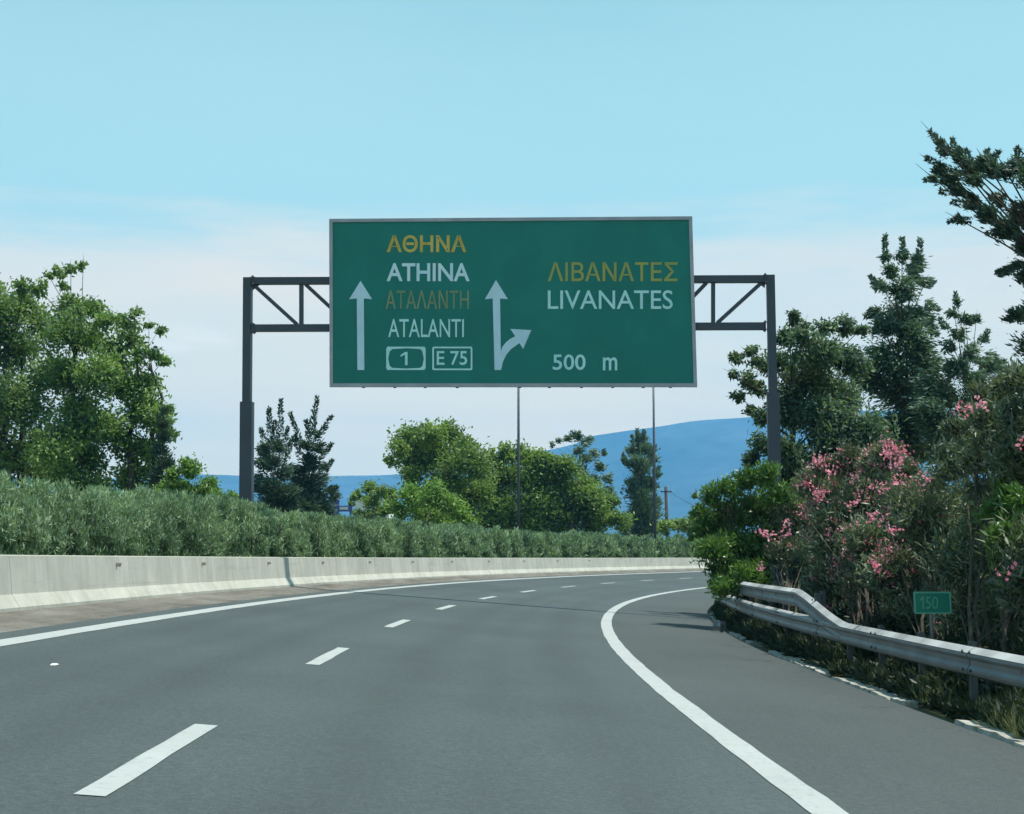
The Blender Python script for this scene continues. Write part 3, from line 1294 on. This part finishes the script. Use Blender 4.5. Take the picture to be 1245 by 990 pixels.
def build_km_sign():
    c = at(1133, 733, KY)
    base = np.array((c[0], c[1] + .03, -.50))
    root = empty('kilometre_sign', base, 'small green distance marker reading 150 in front of the dark oleander', 'road sign')
    pl = lambda px, py, off: at(px, py, KY - off)
    tilt = lambda x, y: (x + (y - 733) * .02, y + (x - 1133) * .015)
    out = [(1111.5, 719.6), (1155.0, 719.6), (1156.3, 721), (1157, 745), (1155.5, 746.6), (1113.5, 746.6), (1112, 745), (1110.5, 721)]
    inn = [(1113, 721.6), (1153.5, 721.6), (1154.2, 722.4), (1154.9, 744), (1154, 744.6), (1114.8, 744.6), (1114, 744), (1112.6, 722.4)]
    b = MB()
    b.prism([pl(*p, 0) for p in out][::-1], (0, .02, 0))
    b.build('panel', M['small_green'], root)
    b = MB()
    n = len(out)
    b.add([pl(*p, .004) for p in out] + [pl(*p, .004) for p in inn], [(i, i + n, (i + 1) % n + n, (i + 1) % n) for i in range(n)])
    b.build('border', M['ink_small'], root)
    one_mesh(1118.5, 1123.2, 725.5, 740.5, root, 'ink_small', lambda px, py: pl(px, py, .005))
    text_mesh('50', 'ink_small', 1125.5, 1140.5, 725.5, 740.5, 'lettering', root, bold=.0, plane=lambda px, py, off: pl(px, py, .004))
    b = MB()
    b.tube([base - UP * .1, (c[0], c[1] + .045, c[2] + .1)], .022, 8)
    b.build('post', M['post_steel'], root)


build_km_sign()

# ------------------------------------------------------------------ lamp posts, utility pole
def lamp_post(px, s, n, label, hh, r0):
    base = rp(s, n, -.1)
    Y = base[1]
    p = at(px, HOR, Y)
    base[0] = p[0]
    root = empty('lamp_post', base, label, 'lamp post', 'lamp posts in the median behind the sign')
    b = MB()
    b.tube([base, base + UP * .9], [r0 * 1.7, r0 * 1.6], 10)
    b.build('pole_foot', M['lamp_pole'], root)
    b = MB()
    top = base + UP * hh
    b.tube([base + UP * .9, base + UP * hh * .5, top], [r0 * 1.05, r0 * .9, r0 * .7], 10)
    b.build('pole', M['lamp_pole'], root)
    t, nn = dirs(s)
    for sg in (-1, 1):
        b = MB()
        tip = top + nn * sg * 1.6 + UP * .35
        b.tube([top - UP * .05, top + nn * sg * .7 + UP * .25, tip], [r0 * .5, r0 * .42, r0 * .36], 8)
        arm = b.build('arm', M['lamp_pole'], root)
        b = MB()
        b.hexa([tip + nn * sg * a + t * c * w + UP * z for z, w in ((-.06, .11), (.06, .07)) for a, c in ((0, -1), (.62, -1), (.62, 1), (0, 1))])
        b.build('lamp_head', M['sign_back'], arm)


lamp_post(630.5, 78.0, -6.45, 'thin grey lamp post rising to the sign above the broad green trees', 11.2, .085)
lamp_post(793.5 + 3, 103.5, -6.45, 'thin grey lamp post beside the dark cypress, against the blue hill', 13.2, .10)


def build_utility_pole():
    Y = 150
    top = at(809.5, 592, Y)
    base = np.array((top[0] + .15, Y, -.2))
    root = empty('utility_pole', base, 'short dark wooden utility pole against the blue hill beside the cypress', 'utility pole')
    b = MB()
    b.tube([base, (base + top) / 2, top], [.19, .17, .15], 9)
    b.build('pole', M['wood'], root)
    b = MB()
    b.box(top - UP * .5 + np.array((0, -.2, 0)), (1.1, .10, .11))
    b.build('crossarm', M['wood'], root)
    b = MB()
    for x in (-.45, 0, .45):
        b.tube([top + np.array((x, -.2, -.44)), top + np.array((x, -.2, -.28))], [.03, .045], 6)
    b.build('insulator', M['sign_back'], root)
    b = MB()
    far = at(905, 640, 118)
    pts = []
    for i in range(13):
        t = i / 12
        p = (top + np.array((0, -.2, -.28))) * (1 - t) + far * t
        p[2] -= .7 * 4 * t * (1 - t) * .4
        pts.append(p)
    b.tube(pts, .02, 5)
    b.build('wire', M['wood'], root)


build_utility_pole()

# ------------------------------------------------------------------ things beyond the hedge
def build_far_board():
    Y = 96
    k = 1 / ppm(Y)
    c = at(408.5, 612, Y)
    base = np.array((c[0], Y, .2))
    root = empty('advert_board', base, 'blue board with white stripes peeping over the hedge beside the dark conifer', 'board')
    b = MB()
    a0, a1 = at(404.5, 603, Y), at(412.0, 603, Y)
    b.prism([(a0[0], Y, a0[2]), (a0[0], Y, .25), (a1[0], Y, .25), (a1[0], Y, a1[2])], (0, .35, 0))
    up = b.build('upright', M['board_blue'], root)
    b = MB()
    p, q = at(405.5, 604, Y - .03), at(411.5, 607.5, Y - .03)
    b.prism([(p[0], p[1], p[2]), (p[0], p[1], q[2]), (q[0], q[1], q[2]), (q[0], q[1], p[2])], (0, .028, 0))
    b.build('white_cap', M['board_white'], up)
    b = MB()
    p, q = at(412.3, 615, Y), at(428, 622, Y)
    b.prism([(p[0], Y, p[2]), (p[0], Y, q[2]), (q[0], Y, q[2]), (q[0], Y, p[2])], (0, .25, 0))
    arm = b.build('side_panel', M['board_blue'], root)
    b = MB()
    p, q = at(412.8, 616.5, Y - .03), at(423, 619.8, Y - .03)
    b.prism([(p[0], p[1], p[2]), (p[0], p[1], q[2]), (q[0], q[1], q[2]), (q[0], q[1], p[2])], (0, .028, 0))
    b.build('white_stripe', M['board_white'], arm)
    b = MB()
    q = at(426, 622, Y)
    b.box((q[0], Y + .12, (q[2] + .25) / 2), (.12, .12, q[2] - .25))
    b.build('leg', M['board_blue'], root)


build_far_board()


def build_far_house():
    Y = 150
    l, r = at(431, 608.5, Y), at(473, 608.5, Y)
    z0, z1 = -.1, l[2]
    base = np.array(((l[0] + r[0]) / 2, Y, z0))
    root = empty('house', base, 'white walled house glimpsed through the low bush behind the hedge', 'house')
    w, d = r[0] - l[0], 6.0
    b = MB()
    b.box((base[0], Y + d / 2, (z0 + z1) / 2), (w, d, z1 - z0))
    b.build('wall', M['wall_white'], root)
    b = MB()
    b.box((base[0], Y + d / 2, z1 + .08), (w + .3, d + .3, .155))
    b.build('roof', M['wall_white'], root)
    b = MB()
    b.box((base[0], Y - .01, z1 - 1.5), (1.0, .06, 1.1))
    b.build('window', M['dark_glass'], root)


build_far_house()

GT = 'trees beyond the median on the left'
tree('robinia_tree', 'leafy green tree cut by the left edge of the picture', 'tree', 76, 8,
     [(-40, 430, 42), (-2, 383, 30), (-12, 352, 14), (28, 350, 11), (18, 420, 30), (52, 390, 20), (-30, 500, 42), (18, 485, 36), (45, 538, 17),
      (8, 560, 32), (58, 450, 26), (-62, 380, 46), (55, 575, 24), (-25, 570, 34), (33, 372, 16)],
     'leaf_left', leaf_px=6, wid_px=2.9, cover=2.2, trunk_r=.26, seed=21, group=GT, stems=2)
tree('robinia_tree', 'tallest left tree with a wispy topmost sprig leaning right', 'tree', 73, 92,
     [(60, 337, 6), (73, 333, 7), (86, 329, 7), (101, 323, 6), (45, 350, 10), (76, 347, 6), (85, 372, 17), (110, 378, 18), (70, 400, 24), (106, 412, 24),
      (80, 450, 28), (118, 460, 26), (95, 500, 32), (124, 520, 24), (74, 545, 28), (108, 560, 28), (85, 588, 24), (128, 392, 14), (120, 592, 18)],
     'leaf_robinia', leaf_px=6, wid_px=2.9, cover=2.2, trunk_r=.24, seed=22, group=GT, stems=2)
tree('robinia_tree', 'right one of the leafy trees at left, bright green lower right side', 'tree', 74, 165,
     [(150, 387, 11), (165, 380, 7), (181, 396, 6), (193, 402, 7), (157, 412, 16), (140, 432, 22), (172, 432, 10), (188, 432, 10), (198, 441, 8),
      (148, 470, 25), (180, 463, 13), (174, 500, 25), (192, 508, 18), (200, 530, 12), (150, 540, 22), (184, 548, 18), (160, 575, 22), (205, 498, 8), (190, 582, 14)],
     'leaf_robinia', leaf_px=6, wid_px=2.9, cover=2.2, trunk_r=.2, seed=23, group=GT, stems=2)
tree('bush', 'light green bush between the left trees and the gantry post', 'bush', 66, 232,
     [(214, 575, 11), (233, 570, 13), (228, 594, 20), (254, 590, 13), (206, 597, 16), (250, 603, 15), (222, 612, 18), (262, 606, 10), (283, 610, 10), (300, 612, 9)],
     'leaf_bright', leaf_px=4.8, wid_px=2.4, cover=2.6, trunk_r=.07, seed=24, stems=3, parts=('stem', 'foliage'))
tree('cypress_tree', 'narrow dark tree between the left trees and light bush', 'tree', 72, 198,
     [(198, 500, 6), (197, 515, 8), (199, 530, 9), (196, 548, 10), (199, 566, 11), (197, 585, 12), (199, 603, 12)],
     'needle', 'needle', leaf_px=5.6, wid_px=1.6, cover=2.6, trunk_r=.1, seed=25, droop=.8)

CG = 'dark conifer pair right of the gantry post'
tree('conifer_tree', 'dark spiky conifer nearest the left gantry post', 'tree', 85, 335,
     [(326, 545, 9), (340, 542, 8), (330, 568, 13), (321, 590, 12), (345, 575, 11), (335, 603, 17), (318, 562, 6), (350, 600, 14), (325, 616, 14), (345, 618, 16)],
     'needle', 'needle', leaf_px=6.4, wid_px=1.8, cover=3.0, trunk_r=.16, seed=31, droop=.35,
     leaders=[(330, 560, 327, 497, 5), (341, 555, 341.5, 486, 4.5), (326, 560, 313, 545, 3), (330, 590, 311, 580, 3), (347, 560, 356, 532, 3.5), (322, 540, 317, 520, 3), (335, 540, 334, 512, 3.5),
              (328, 600, 308, 592, 3), (345, 545, 350, 520, 3), (323, 575, 309, 562, 3)])
tree('conifer_tree', 'dark conifer with a forked spiky top, right one of the pair', 'tree', 87, 374,
     [(372, 540, 9), (384, 528, 5), (375, 560, 13), (389, 546, 7), (380, 585, 15), (393, 568, 6), (364, 600, 16), (388, 604, 14), (402, 599, 8), (360, 575, 9), (372, 618, 18), (395, 617, 12)],
     'needle', 'needle', leaf_px=6.4, wid_px=1.8, cover=3.0, trunk_r=.18, seed=32, droop=.35,
     leaders=[(375, 545, 386, 483, 4.5), (380, 542, 403.5, 506, 4), (368, 545, 353, 503, 3.5), (388, 560, 403, 540, 3.5), (390, 580, 404, 560, 3), (392, 600, 409, 592, 3), (366, 560, 358, 530, 3.5),
              (376, 535, 372, 512, 3), (395, 610, 412, 604, 2.5)])

tree('bush', 'low ragged green bush in front of the white house', 'bush', 118, 455,
     [(436, 600, 6), (450, 596, 9), (463, 599, 7), (474, 601, 7), (427, 613, 4), (451, 614, 7), (445, 607, 5), (478, 615, 9), (456, 607, 5), (440, 625, 8), (465, 624, 9), (488, 622, 8), (430, 605, 4), (478, 606, 5)],
     'leaf_mid', leaf_px=3.6, wid_px=2.1, cover=3.0, trunk_r=.07, seed=41, stems=3, parts=('stem', 'foliage'))
MG = 'green trees beyond the hedge under the sign'
tree('broadleaf_tree', 'rounded bright green tree with an overhanging left side, left of the first lamp post', 'tree', 112, 545,
     [(500, 536, 18), (524, 529, 15), (547, 530, 16), (568, 544, 14), (486, 547, 11), (478, 561, 7), (505, 558, 18), (536, 557, 22), (565, 568, 22), (499, 583, 13),
      (545, 590, 23), (575, 600, 22), (522, 600, 20), (560, 620, 24), (535, 622, 22)],
     'leaf_mid', leaf_px=4.8, wid_px=2.7, cover=3.2, trunk_r=.24, seed=42, group=MG, bark='bark')
tree('bush', 'rounded light green bush below the overhanging bright tree', 'bush', 98, 520,
     [(500, 606, 14), (524, 601, 16), (545, 613, 16), (515, 625, 20), (486, 620, 12), (562, 630, 13), (540, 634, 16)],
     'leaf_bright', leaf_px=4.4, wid_px=2.4, cover=3.0, trunk_r=.08, seed=43, stems=3, parts=('stem', 'foliage'))
tree('broadleaf_tree', 'broad green tree directly behind the first lamp post', 'tree', 124, 622,
     [(594, 560, 14), (614, 551, 11), (638, 556, 15), (610, 580, 22), (645, 582, 22), (600, 610, 24), (636, 618, 24), (655, 605, 18), (585, 590, 14), (620, 635, 20), (590, 632, 18)],
     'leaf_mid', leaf_px=4.8, wid_px=2.7, cover=3.4, trunk_r=.26, seed=44, group=MG)
tree('broadleaf_tree', 'broad green tree sloping down rightwards to the dark cypress', 'tree', 122, 690,
     [(664, 561, 15), (688, 568, 14), (676, 588, 22), (708, 590, 15), (724, 604, 15), (668, 618, 22), (700, 618, 24), (732, 624, 18), (755, 631, 11), (745, 611, 10), (690, 640, 16), (725, 642, 14), (655, 640, 18)],
     'leaf_mid', leaf_px=4.8, wid_px=2.7, cover=3.4, trunk_r=.24, seed=45, group=MG)
tree('pine_tree', 'thin dark pine top rising behind the sloping green tree', 'tree', 136, 706,
     [(680, 535, 4), (691, 533, 5), (703, 531, 7), (714, 538, 7), (722, 552, 6), (733, 550, 4), (711, 556, 8), (728, 568, 7), (702, 548, 6), (738, 582, 6), (720, 585, 9), (706, 575, 9), (740, 600, 8), (672, 541, 3)],
     'needle_far', 'needle', leaf_px=4.8, wid_px=1.8, cover=2.4, trunk_r=.16, seed=46, droop=.2)
tree('cypress_tree', 'dark upright cypress against the blue hill by the right lamp post', 'tree', 140, 782,
     [(778, 534, 7), (772, 545, 9), (784, 547, 9), (764, 562, 7), (790, 560, 8), (777, 567, 13), (797, 575, 5), (770, 585, 11), (790, 590, 11), (779, 604, 15), (781, 628, 17), (794, 610, 9), (774, 648, 16), (790, 645, 15)],
     'needle_far', 'needle', leaf_px=4.8, wid_px=1.9, cover=3.4, trunk_r=.2, seed=47, droop=.9,
     leaders=[(776, 545, 774.5, 522, 3), (782, 545, 783, 523, 3), (790, 560, 797, 541, 2.5), (765, 570, 757, 552, 2.5), (795, 585, 802, 567, 2), (770, 545, 768, 530, 2.5)])
tree('bush', 'low far scrub at the foot of the wooden utility pole', 'bush', 128, 825,
     [(812, 642, 9), (825, 636, 8), (838, 641, 11), (850, 632, 12), (865, 640, 14), (880, 630, 14)],
     'leaf_mid', leaf_px=4, wid_px=2.1, cover=3.2, trunk_r=.07, seed=48, stems=3, parts=('stem', 'foliage'))

# ------------------------------------------------------------------ right hand side
tree('broadleaf_tree', 'big dark drooping tree behind the right gantry post', 'tree', 42.6, 985,
     [(895, 436, 8), (911, 428, 9), (925, 440, 9), (892, 456, 6), (909, 464, 10), (899, 481, 7), (925, 474, 12), (914, 500, 7), (925, 508, 10),
      (963, 388, 9), (978, 395, 10), (955, 410, 13), (975, 420, 18), (1005, 400, 11), (1030, 397, 11), (1045, 402, 10), (1000, 430, 22), (1035, 435, 22),
      (950, 450, 20), (985, 465, 27), (1025, 475, 28), (960, 500, 27), (1000, 515, 30), (1040, 520, 28), (955, 545, 22), (930, 540, 14), (915, 560, 10),
      (1000, 560, 30), (1050, 560, 30), (928, 575, 14), (970, 585, 26), (1020, 600, 30)],
     'leaf_dark', leaf_px=6.8, wid_px=2.9, cover=3.2, base_z=-.6, trunk_r=.17, seed=51, droop=-.35)
tree('conifer_tree', 'tall dark conifer with three pale tips right of the drooping tree', 'tree', 47, 1100,
     [(1079, 312, 6), (1097, 310, 7), (1118, 314, 7), (1085, 332, 10), (1110, 332, 12), (1070, 346, 9), (1124, 345, 8), (1095, 355, 16), (1063, 379, 8), (1130, 370, 7),
      (1090, 384, 18), (1115, 385, 14), (1075, 400, 16), (1105, 415, 20), (1133, 402, 6), (1085, 440, 24), (1120, 445, 22), (1060, 460, 20), (1095, 480, 28), (1130, 490, 22), (1090, 525, 28), (1130, 540, 25)],
     'needle_far', 'needle', leaf_px=8, wid_px=2.2, cover=3.6, base_z=-.6, trunk_r=.2, seed=52, droop=-.25,
     leaders=[(1078, 325, 1076, 287, 3.5), (1098, 325, 1097, 290, 4), (1117, 325, 1119, 291, 4), (1070, 350, 1058, 337, 3), (1124, 350, 1136, 343, 3), (1065, 382, 1052, 385, 3), (1125, 372, 1141, 376, 3)])
tree('conifer_tree', 'smaller pointed conifer between the tall conifer and the frame edge', 'tree', 45, 1172,
     [(1163, 367, 5), (1160, 381, 7), (1174, 390, 8), (1150, 395, 6), (1187, 388, 5), (1165, 405, 9), (1155, 420, 8), (1180, 430, 12), (1195, 415, 6), (1200, 440, 12), (1160, 450, 14),
      (1185, 465, 15), (1150, 480, 18), (1212, 446, 8), (1180, 500, 20), (1150, 520, 20), (1190, 540, 24), (1137, 468, 17), (1216, 482, 15), (1203, 512, 20), (1160, 545, 24), (1130, 505, 20), (1220, 450, 8)],
     'needle_far', 'needle', leaf_px=8, wid_px=2.2, cover=3.2, base_z=-.6, trunk_r=.14, seed=53, droop=-.1,
     leaders=[(1163, 380, 1162, 357, 3.5), (1175, 392, 1190, 384, 3), (1150, 398, 1142, 388, 3), (1196, 418, 1201, 401, 3), (1205, 445, 1222, 440, 3)])
tree('cedar_tree', 'tall dark tree whose spiky branches reach in at the upper right', 'tree', 28, 1285,
     [(1142, 172, 4), (1151, 182, 6), (1165, 191, 8), (1141, 205, 8), (1134, 216, 4), (1155, 214, 10), (1180, 205, 12), (1200, 200, 12), (1221, 204, 12), (1240, 200, 14), (1165, 235, 9),
      (1180, 246, 10), (1200, 260, 12), (1168, 268, 5), (1216, 245, 10), (1225, 280, 14), (1240, 262, 13), (1246, 300, 15), (1262, 220, 24), (1272, 270, 24), (1236, 320, 8), (1221, 331, 5),
      (1246, 335, 10), (1232, 382, 9), (1246, 385, 12), (1292, 200, 34), (1294, 300, 34), (1300, 380, 38), (1280, 420, 26), (1310, 470, 36), (1185, 222, 9)],
     'needle', 'needle', leaf_px=8.5, wid_px=2.2, cover=4.2, base_z=-.6, trunk_r=.2, seed=54, top_px=1292, droop=.55, depth=.45,
     leaders=[(1150, 185, 1131, 159, 5), (1150, 205, 1126, 192, 4), (1145, 218, 1125, 219, 4), (1165, 195, 1158, 170, 4), (1180, 205, 1175, 183, 4), (1200, 200, 1200, 183, 4), (1238, 200, 1237, 180, 4),
              (1160, 235, 1143, 232, 4), (1180, 248, 1158, 246, 4), (1185, 268, 1154, 269, 4), (1200, 205, 1214, 184, 4), (1236, 325, 1213, 331, 4), (1225, 280, 1200, 284, 4), (1150, 190, 1140, 180, 4)])


def oleander(label, Y, base_px, lobes, mat, flowers, seed, leaf_px, wid_px, cover, base_z, group=None, spots=(), bloom_px=5.0, ndepth=None, name='oleander_bush'):
    lobes = [(x, y, r * 1.12) for x, y, r in lobes]
    root, L3, rng = tree(name, label, 'bush', Y, base_px, lobes, mat, 'lance', leaf_px=leaf_px, wid_px=wid_px, cover=cover, base_z=base_z, trunk_r=.024, bark='stem',
                         seed=seed, stems=5, group=group, parts=('stem', 'foliage'), depth=.6, limb=.7, ndepth=ndepth)
    pts = []
    k = 1 / ppm(Y)
    for q in range(flowers):
        c, r = L3[rng.integers(0, len(L3))]
        o = unit(rng.normal(size=3) + np.array((-.25, -.8, .35)))
        pts.append(c + o * r * rng.uniform(.85, 1.1))
    for x, y, n, ys in spots:
        for q in range(n):
            pts.append(at(x + rng.normal() * 5, y + rng.normal() * 4, ys - .4 + rng.normal() * .2))
    if pts:
        Ps, vs = [], []
        for p in pts:
            m = int(rng.integers(3, 13))
            sp0 = rng.uniform(.5, 1.6)
            base = p + rng.normal(size=(m, 3)) * bloom_px * k * .62 * sp0
            d = unit(rng.normal(size=(m, 3)) + np.array((0, -.3, .5)))
            Ps.append(leaf_quads(rng, base, d, bloom_px * k * rng.uniform(.6, 1.1, m), bloom_px * k * rng.uniform(.45, .8, m), .1))
            vs.append(np.clip(rng.uniform(0, .7) + rng.uniform(-.2, .3, m), 0, 1))
        quads_object('blossom', np.concatenate(Ps), np.concatenate(vs), M['pink'], root)
    return root


oleander('bright green bush at the far end of the guardrail', 35, 918,
         [(851, 620, 8), (865, 602, 11), (885, 592, 13), (910, 582, 14), (935, 577, 12), (860, 640, 15), (890, 630, 22), (920, 620, 22), (868, 665, 17), (900, 665, 22), (876, 694, 12), (890, 690, 18),
          (845, 641, 5), (842, 656, 4), (845, 604, 3), (950, 600, 16), (880, 712, 16), (930, 660, 20), (910, 700, 20)],
         'oleander_green', 0, 61, 8.5, 2.4, 2.6, -.55)
oleander('pink flowering oleander nearest the bend, next to the bright green bush', 28.5, 955,
         [(938, 652, 15), (924, 672, 11), (960, 622, 16), (985, 595, 16), (980, 642, 26), (938, 695, 22), (978, 702, 28), (920, 715, 14), (1000, 735, 20), (960, 670, 22), (1000, 615, 18), (932, 735, 18), (958, 747, 20), (988, 757, 22)],
         'oleander', 250, 62, 11.5, 2.7, 3.4, -.55, bloom_px=5.0, ndepth=7.7,
         spots=[(930, 652, 5, 28), (960, 640, 3, 28), (920, 690, 2, 30), (990, 600, 4, 26)])
oleander('largest pink flowering oleander behind the middle of the guardrail', 23, 1050,
         [(1002, 570, 12), (1032, 563, 16), (1060, 558, 15), (1085, 556, 15), (1020, 600, 27), (1060, 600, 28), (1098, 610, 26), (1020, 650, 30), (1060, 660, 32), (1020, 712, 28), (1060, 728, 28), (1090, 690, 26), (1100, 735, 26), (1010, 680, 26), (1012, 752, 22), (1042, 762, 24), (1076, 768, 24), (1040, 690, 24)],
         'oleander', 420, 65, 11.5, 2.7, 3.4, -.55, bloom_px=5.0, ndepth=7.9,
         spots=[(1070, 545, 5, 22), (1090, 560, 5, 22), (995, 562, 4, 24), (1010, 575, 4, 24), (1085, 640, 4, 20.5), (1065, 630, 4, 21), (1065, 690, 6, 21), (1035, 615, 4, 22)])
oleander('dark oleander with few flowers just left of the distance marker', 19.3, 1125,
         [(1110, 575, 15), (1135, 594, 18), (1118, 625, 26), (1150, 640, 26), (1115, 670, 30), (1145, 700, 28), (1105, 720, 24), (1150, 750, 24), (1120, 765, 20), (1105, 775, 22), (1140, 785, 24), (1165, 770, 24)],
         'oleander', 40, 66, 12.5, 2.9, 3.4, -.55, bloom_px=5.5, ndepth=8.0,
         spots=[(1120, 580, 4, 19.3)])
oleander('tall dark oleander at the right edge with few pink flowers', 16.6, 1215,
         [(1190, 482, 12), (1216, 472, 15), (1241, 462, 17), (1165, 520, 15), (1200, 520, 22), (1236, 510, 23), (1160, 562, 22), (1196, 570, 26), (1236, 570, 27), (1170, 620, 30), (1215, 630, 32), (1250, 620, 30),
          (1180, 680, 34), (1226, 690, 34), (1190, 740, 32), (1236, 750, 35), (1268, 560, 40), (1275, 680, 45), (1145, 720, 25), (1148, 655, 24), (1275, 500, 34), (1270, 780, 36), (1120, 745, 20), (1200, 790, 26), (1180, 795, 28), (1216, 806, 30), (1250, 812, 32)],
         'oleander', 3, 63, 15, 3.4, 3.4, -.55, bloom_px=6.5, spots=[(1192, 492, 3, 16.6), (1180, 500, 2, 16.6), (1223, 705, 2, 14.8), (1240, 540, 2, 15)], ndepth=8.0)
oleander('low fresh green oleander near the right edge above the distance marker', 18.5, 1225,
         [(1205, 600, 14), (1225, 592, 14), (1243, 598, 14), (1210, 625, 18), (1238, 628, 20), (1220, 655, 20), (1250, 655, 22), (1230, 690, 22), (1258, 620, 20)],
         'oleander_green', 1, 64, 13, 3.2, 2.0, -.55, bloom_px=6, ndepth=7.6)

# ------------------------------------------------------------------ weeds under the rail, dry tuft, litter
def build_weeds():
    rng = np.random.default_rng(71)
    Ps, vs = [], []
    for s0, s1, leaf, dens in ((5, 22, .17, 4200), (22, 48, .26, 2100)):
        n = int((s1 - s0) * dens)
        s = rng.uniform(s0, s1, n)
        w = rng.uniform(0, 1, n)
        nn = 6.66 + w * 2.5
        hh = (.12 + .75 * np.minimum(1, w * 2)) * rng.uniform(0, 1, n) * (.7 + .4 * np.sin(s * 1.7) * np.sin(s * .6 + 1))
        A = np.interp(s, SS, _hd)
        base = np.stack([np.interp(s, SS, _X) + nn * np.cos(A), np.interp(s, SS, _Y) - nn * np.sin(A), -BANKING * nn + .5 * KV * s * s + hh], 1)
        d = unit(rng.normal(size=(n, 3)) * .7 + np.array((-.2, 0, .6)))
        Ps.append(leaf_quads(rng, base, d, leaf * rng.uniform(.5, 1.2, n), leaf * .26 * rng.uniform(.6, 1.3, n)))
        vs.append(rng.uniform(0, .5, n) + .3 * (np.sin(s * 2.3) > .3))
    o = quads_object('undergrowth', np.concatenate(Ps), np.concatenate(vs), M['weed'], None)
    tag(o, 'dark green weeds crowding the ground under the guardrail', kind='stuff')
    # dry straw coloured tufts on the kerb
    Ps, vs = [], []
    for s, n0, m in ((13.6, 6.66, 170), (13.95, 6.72, 150), (14.3, 6.7, 120), (12.1, 6.85, 70), (16.9, 6.7, 60), (19.4, 6.75, 60), (21.6, 6.7, 50)):
        for q in range(m):
            a = rng.uniform(-.18, .18)
            p = rp(s + a, n0 + rng.uniform(-.07, .1), -.02)
            d = unit(rng.normal(size=3) * .45 + np.array((-.25, 0, .9)))
            Ps.append(leaf_quads(rng, p[None], d[None], np.array([rng.uniform(.12, .30)]), np.array([.014])))
            vs.append(rng.uniform(0, 1, 1))
    o = quads_object('grass', np.concatenate(Ps), np.concatenate(vs), M['dry_grass'], None)
    tag(o, 'straw coloured dry grass tufts behind the pale kerb', kind='stuff')


build_weeds()


def crumple(name, c, r, seed, label, cat, mat, flat=1.0):
    rng = np.random.default_rng(seed)
    b = MB()
    vs, fs = [], []
    nu, nv = 8, 6
    for i in range(nv + 1):
        t = PI * i / nv
        for j in range(nu):
            a = 2 * PI * j / nu
            q = r * rng.uniform(.65, 1.2)
            vs.append(np.array(c) + np.array((q * math.sin(t) * math.cos(a), q * math.sin(t) * math.sin(a), q * math.cos(t) * flat)))
    for i in range(nv):
        for j in range(nu):
            fs.append((i * nu + j, i * nu + (j + 1) % nu, (i + 1) * nu + (j + 1) % nu, (i + 1) * nu + j))
    b.add(vs, fs)
    o = b.build(name, M[mat])
    return tag(o, label, cat)


sB = rp(12.55, 6.95, .12)
crumple('plastic_scrap', sB, .055, 4, 'crumpled whitish plastic scrap among weeds under the guardrail', 'litter', 'litter', 1.2)


def road_stud():
    # the small white piece lying in the left lane
    d = ray(65, 809)
    best = min(((abs(np.interp(s, SS, _X) * 0 + (rp(s, n)[0] - CAMP[0]) - d[0] * rp(s, n)[1] / d[1]) + abs(rp(s, n)[2] - CAM_Z - d[2] * rp(s, n)[1] / d[1]), s, n)
                for s in np.arange(10, 24, .1) for n in np.arange(-3.2, 0, .05)))
    p = rp(best[1], best[2], .004)
    t, n = dirs(best[1])
    b = MB()
    q = [p - n * .027 - t * .05, p + n * .027 - t * .05, p + n * .027 + t * .05, p - n * .027 + t * .05]
    q2 = [p - n * .02 - t * .03, p + n * .02 - t * .03, p + n * .02 + t * .03, p - n * .02 + t * .03]
    b.hexa(q + [x + UP * .014 for x in q2])
    tag(b.build('road_stud', M['litter']), 'small white stud alone on the asphalt of the left lane', 'road stud')


road_stud()

# ------------------------------------------------------------------ the air
def build_haze():
    b = MB()
    R = 8150
    b.hexa([(-R, -R, -4), (R, -R, -4), (R, R, -4), (-R, R, -4), (-R, -R, 760), (R, -R, 760), (R, R, 760), (-R, R, 760)])
    m = bpy.data.materials.new('haze air')
    m.use_nodes = True
    n = m.node_tree.nodes
    n.clear()
    out = n.new('ShaderNodeOutputMaterial')
    v = n.new('ShaderNodeVolumePrincipled')
    v.inputs['Color'].default_value = (*HAZE_COL, 1)
    v.inputs['Density'].default_value = HAZE_D
    v.inputs['Anisotropy'].default_value = 0.0
    m.node_tree.links.new(v.outputs[0], out.inputs['Volume'])
    o = b.build('haze', m)
    tag(o, 'pale blue summer haze in the air', kind='stuff')


HAZE_COL = (.17, .54, 1.0)
HAZE_D = 1.45e-4
build_haze()
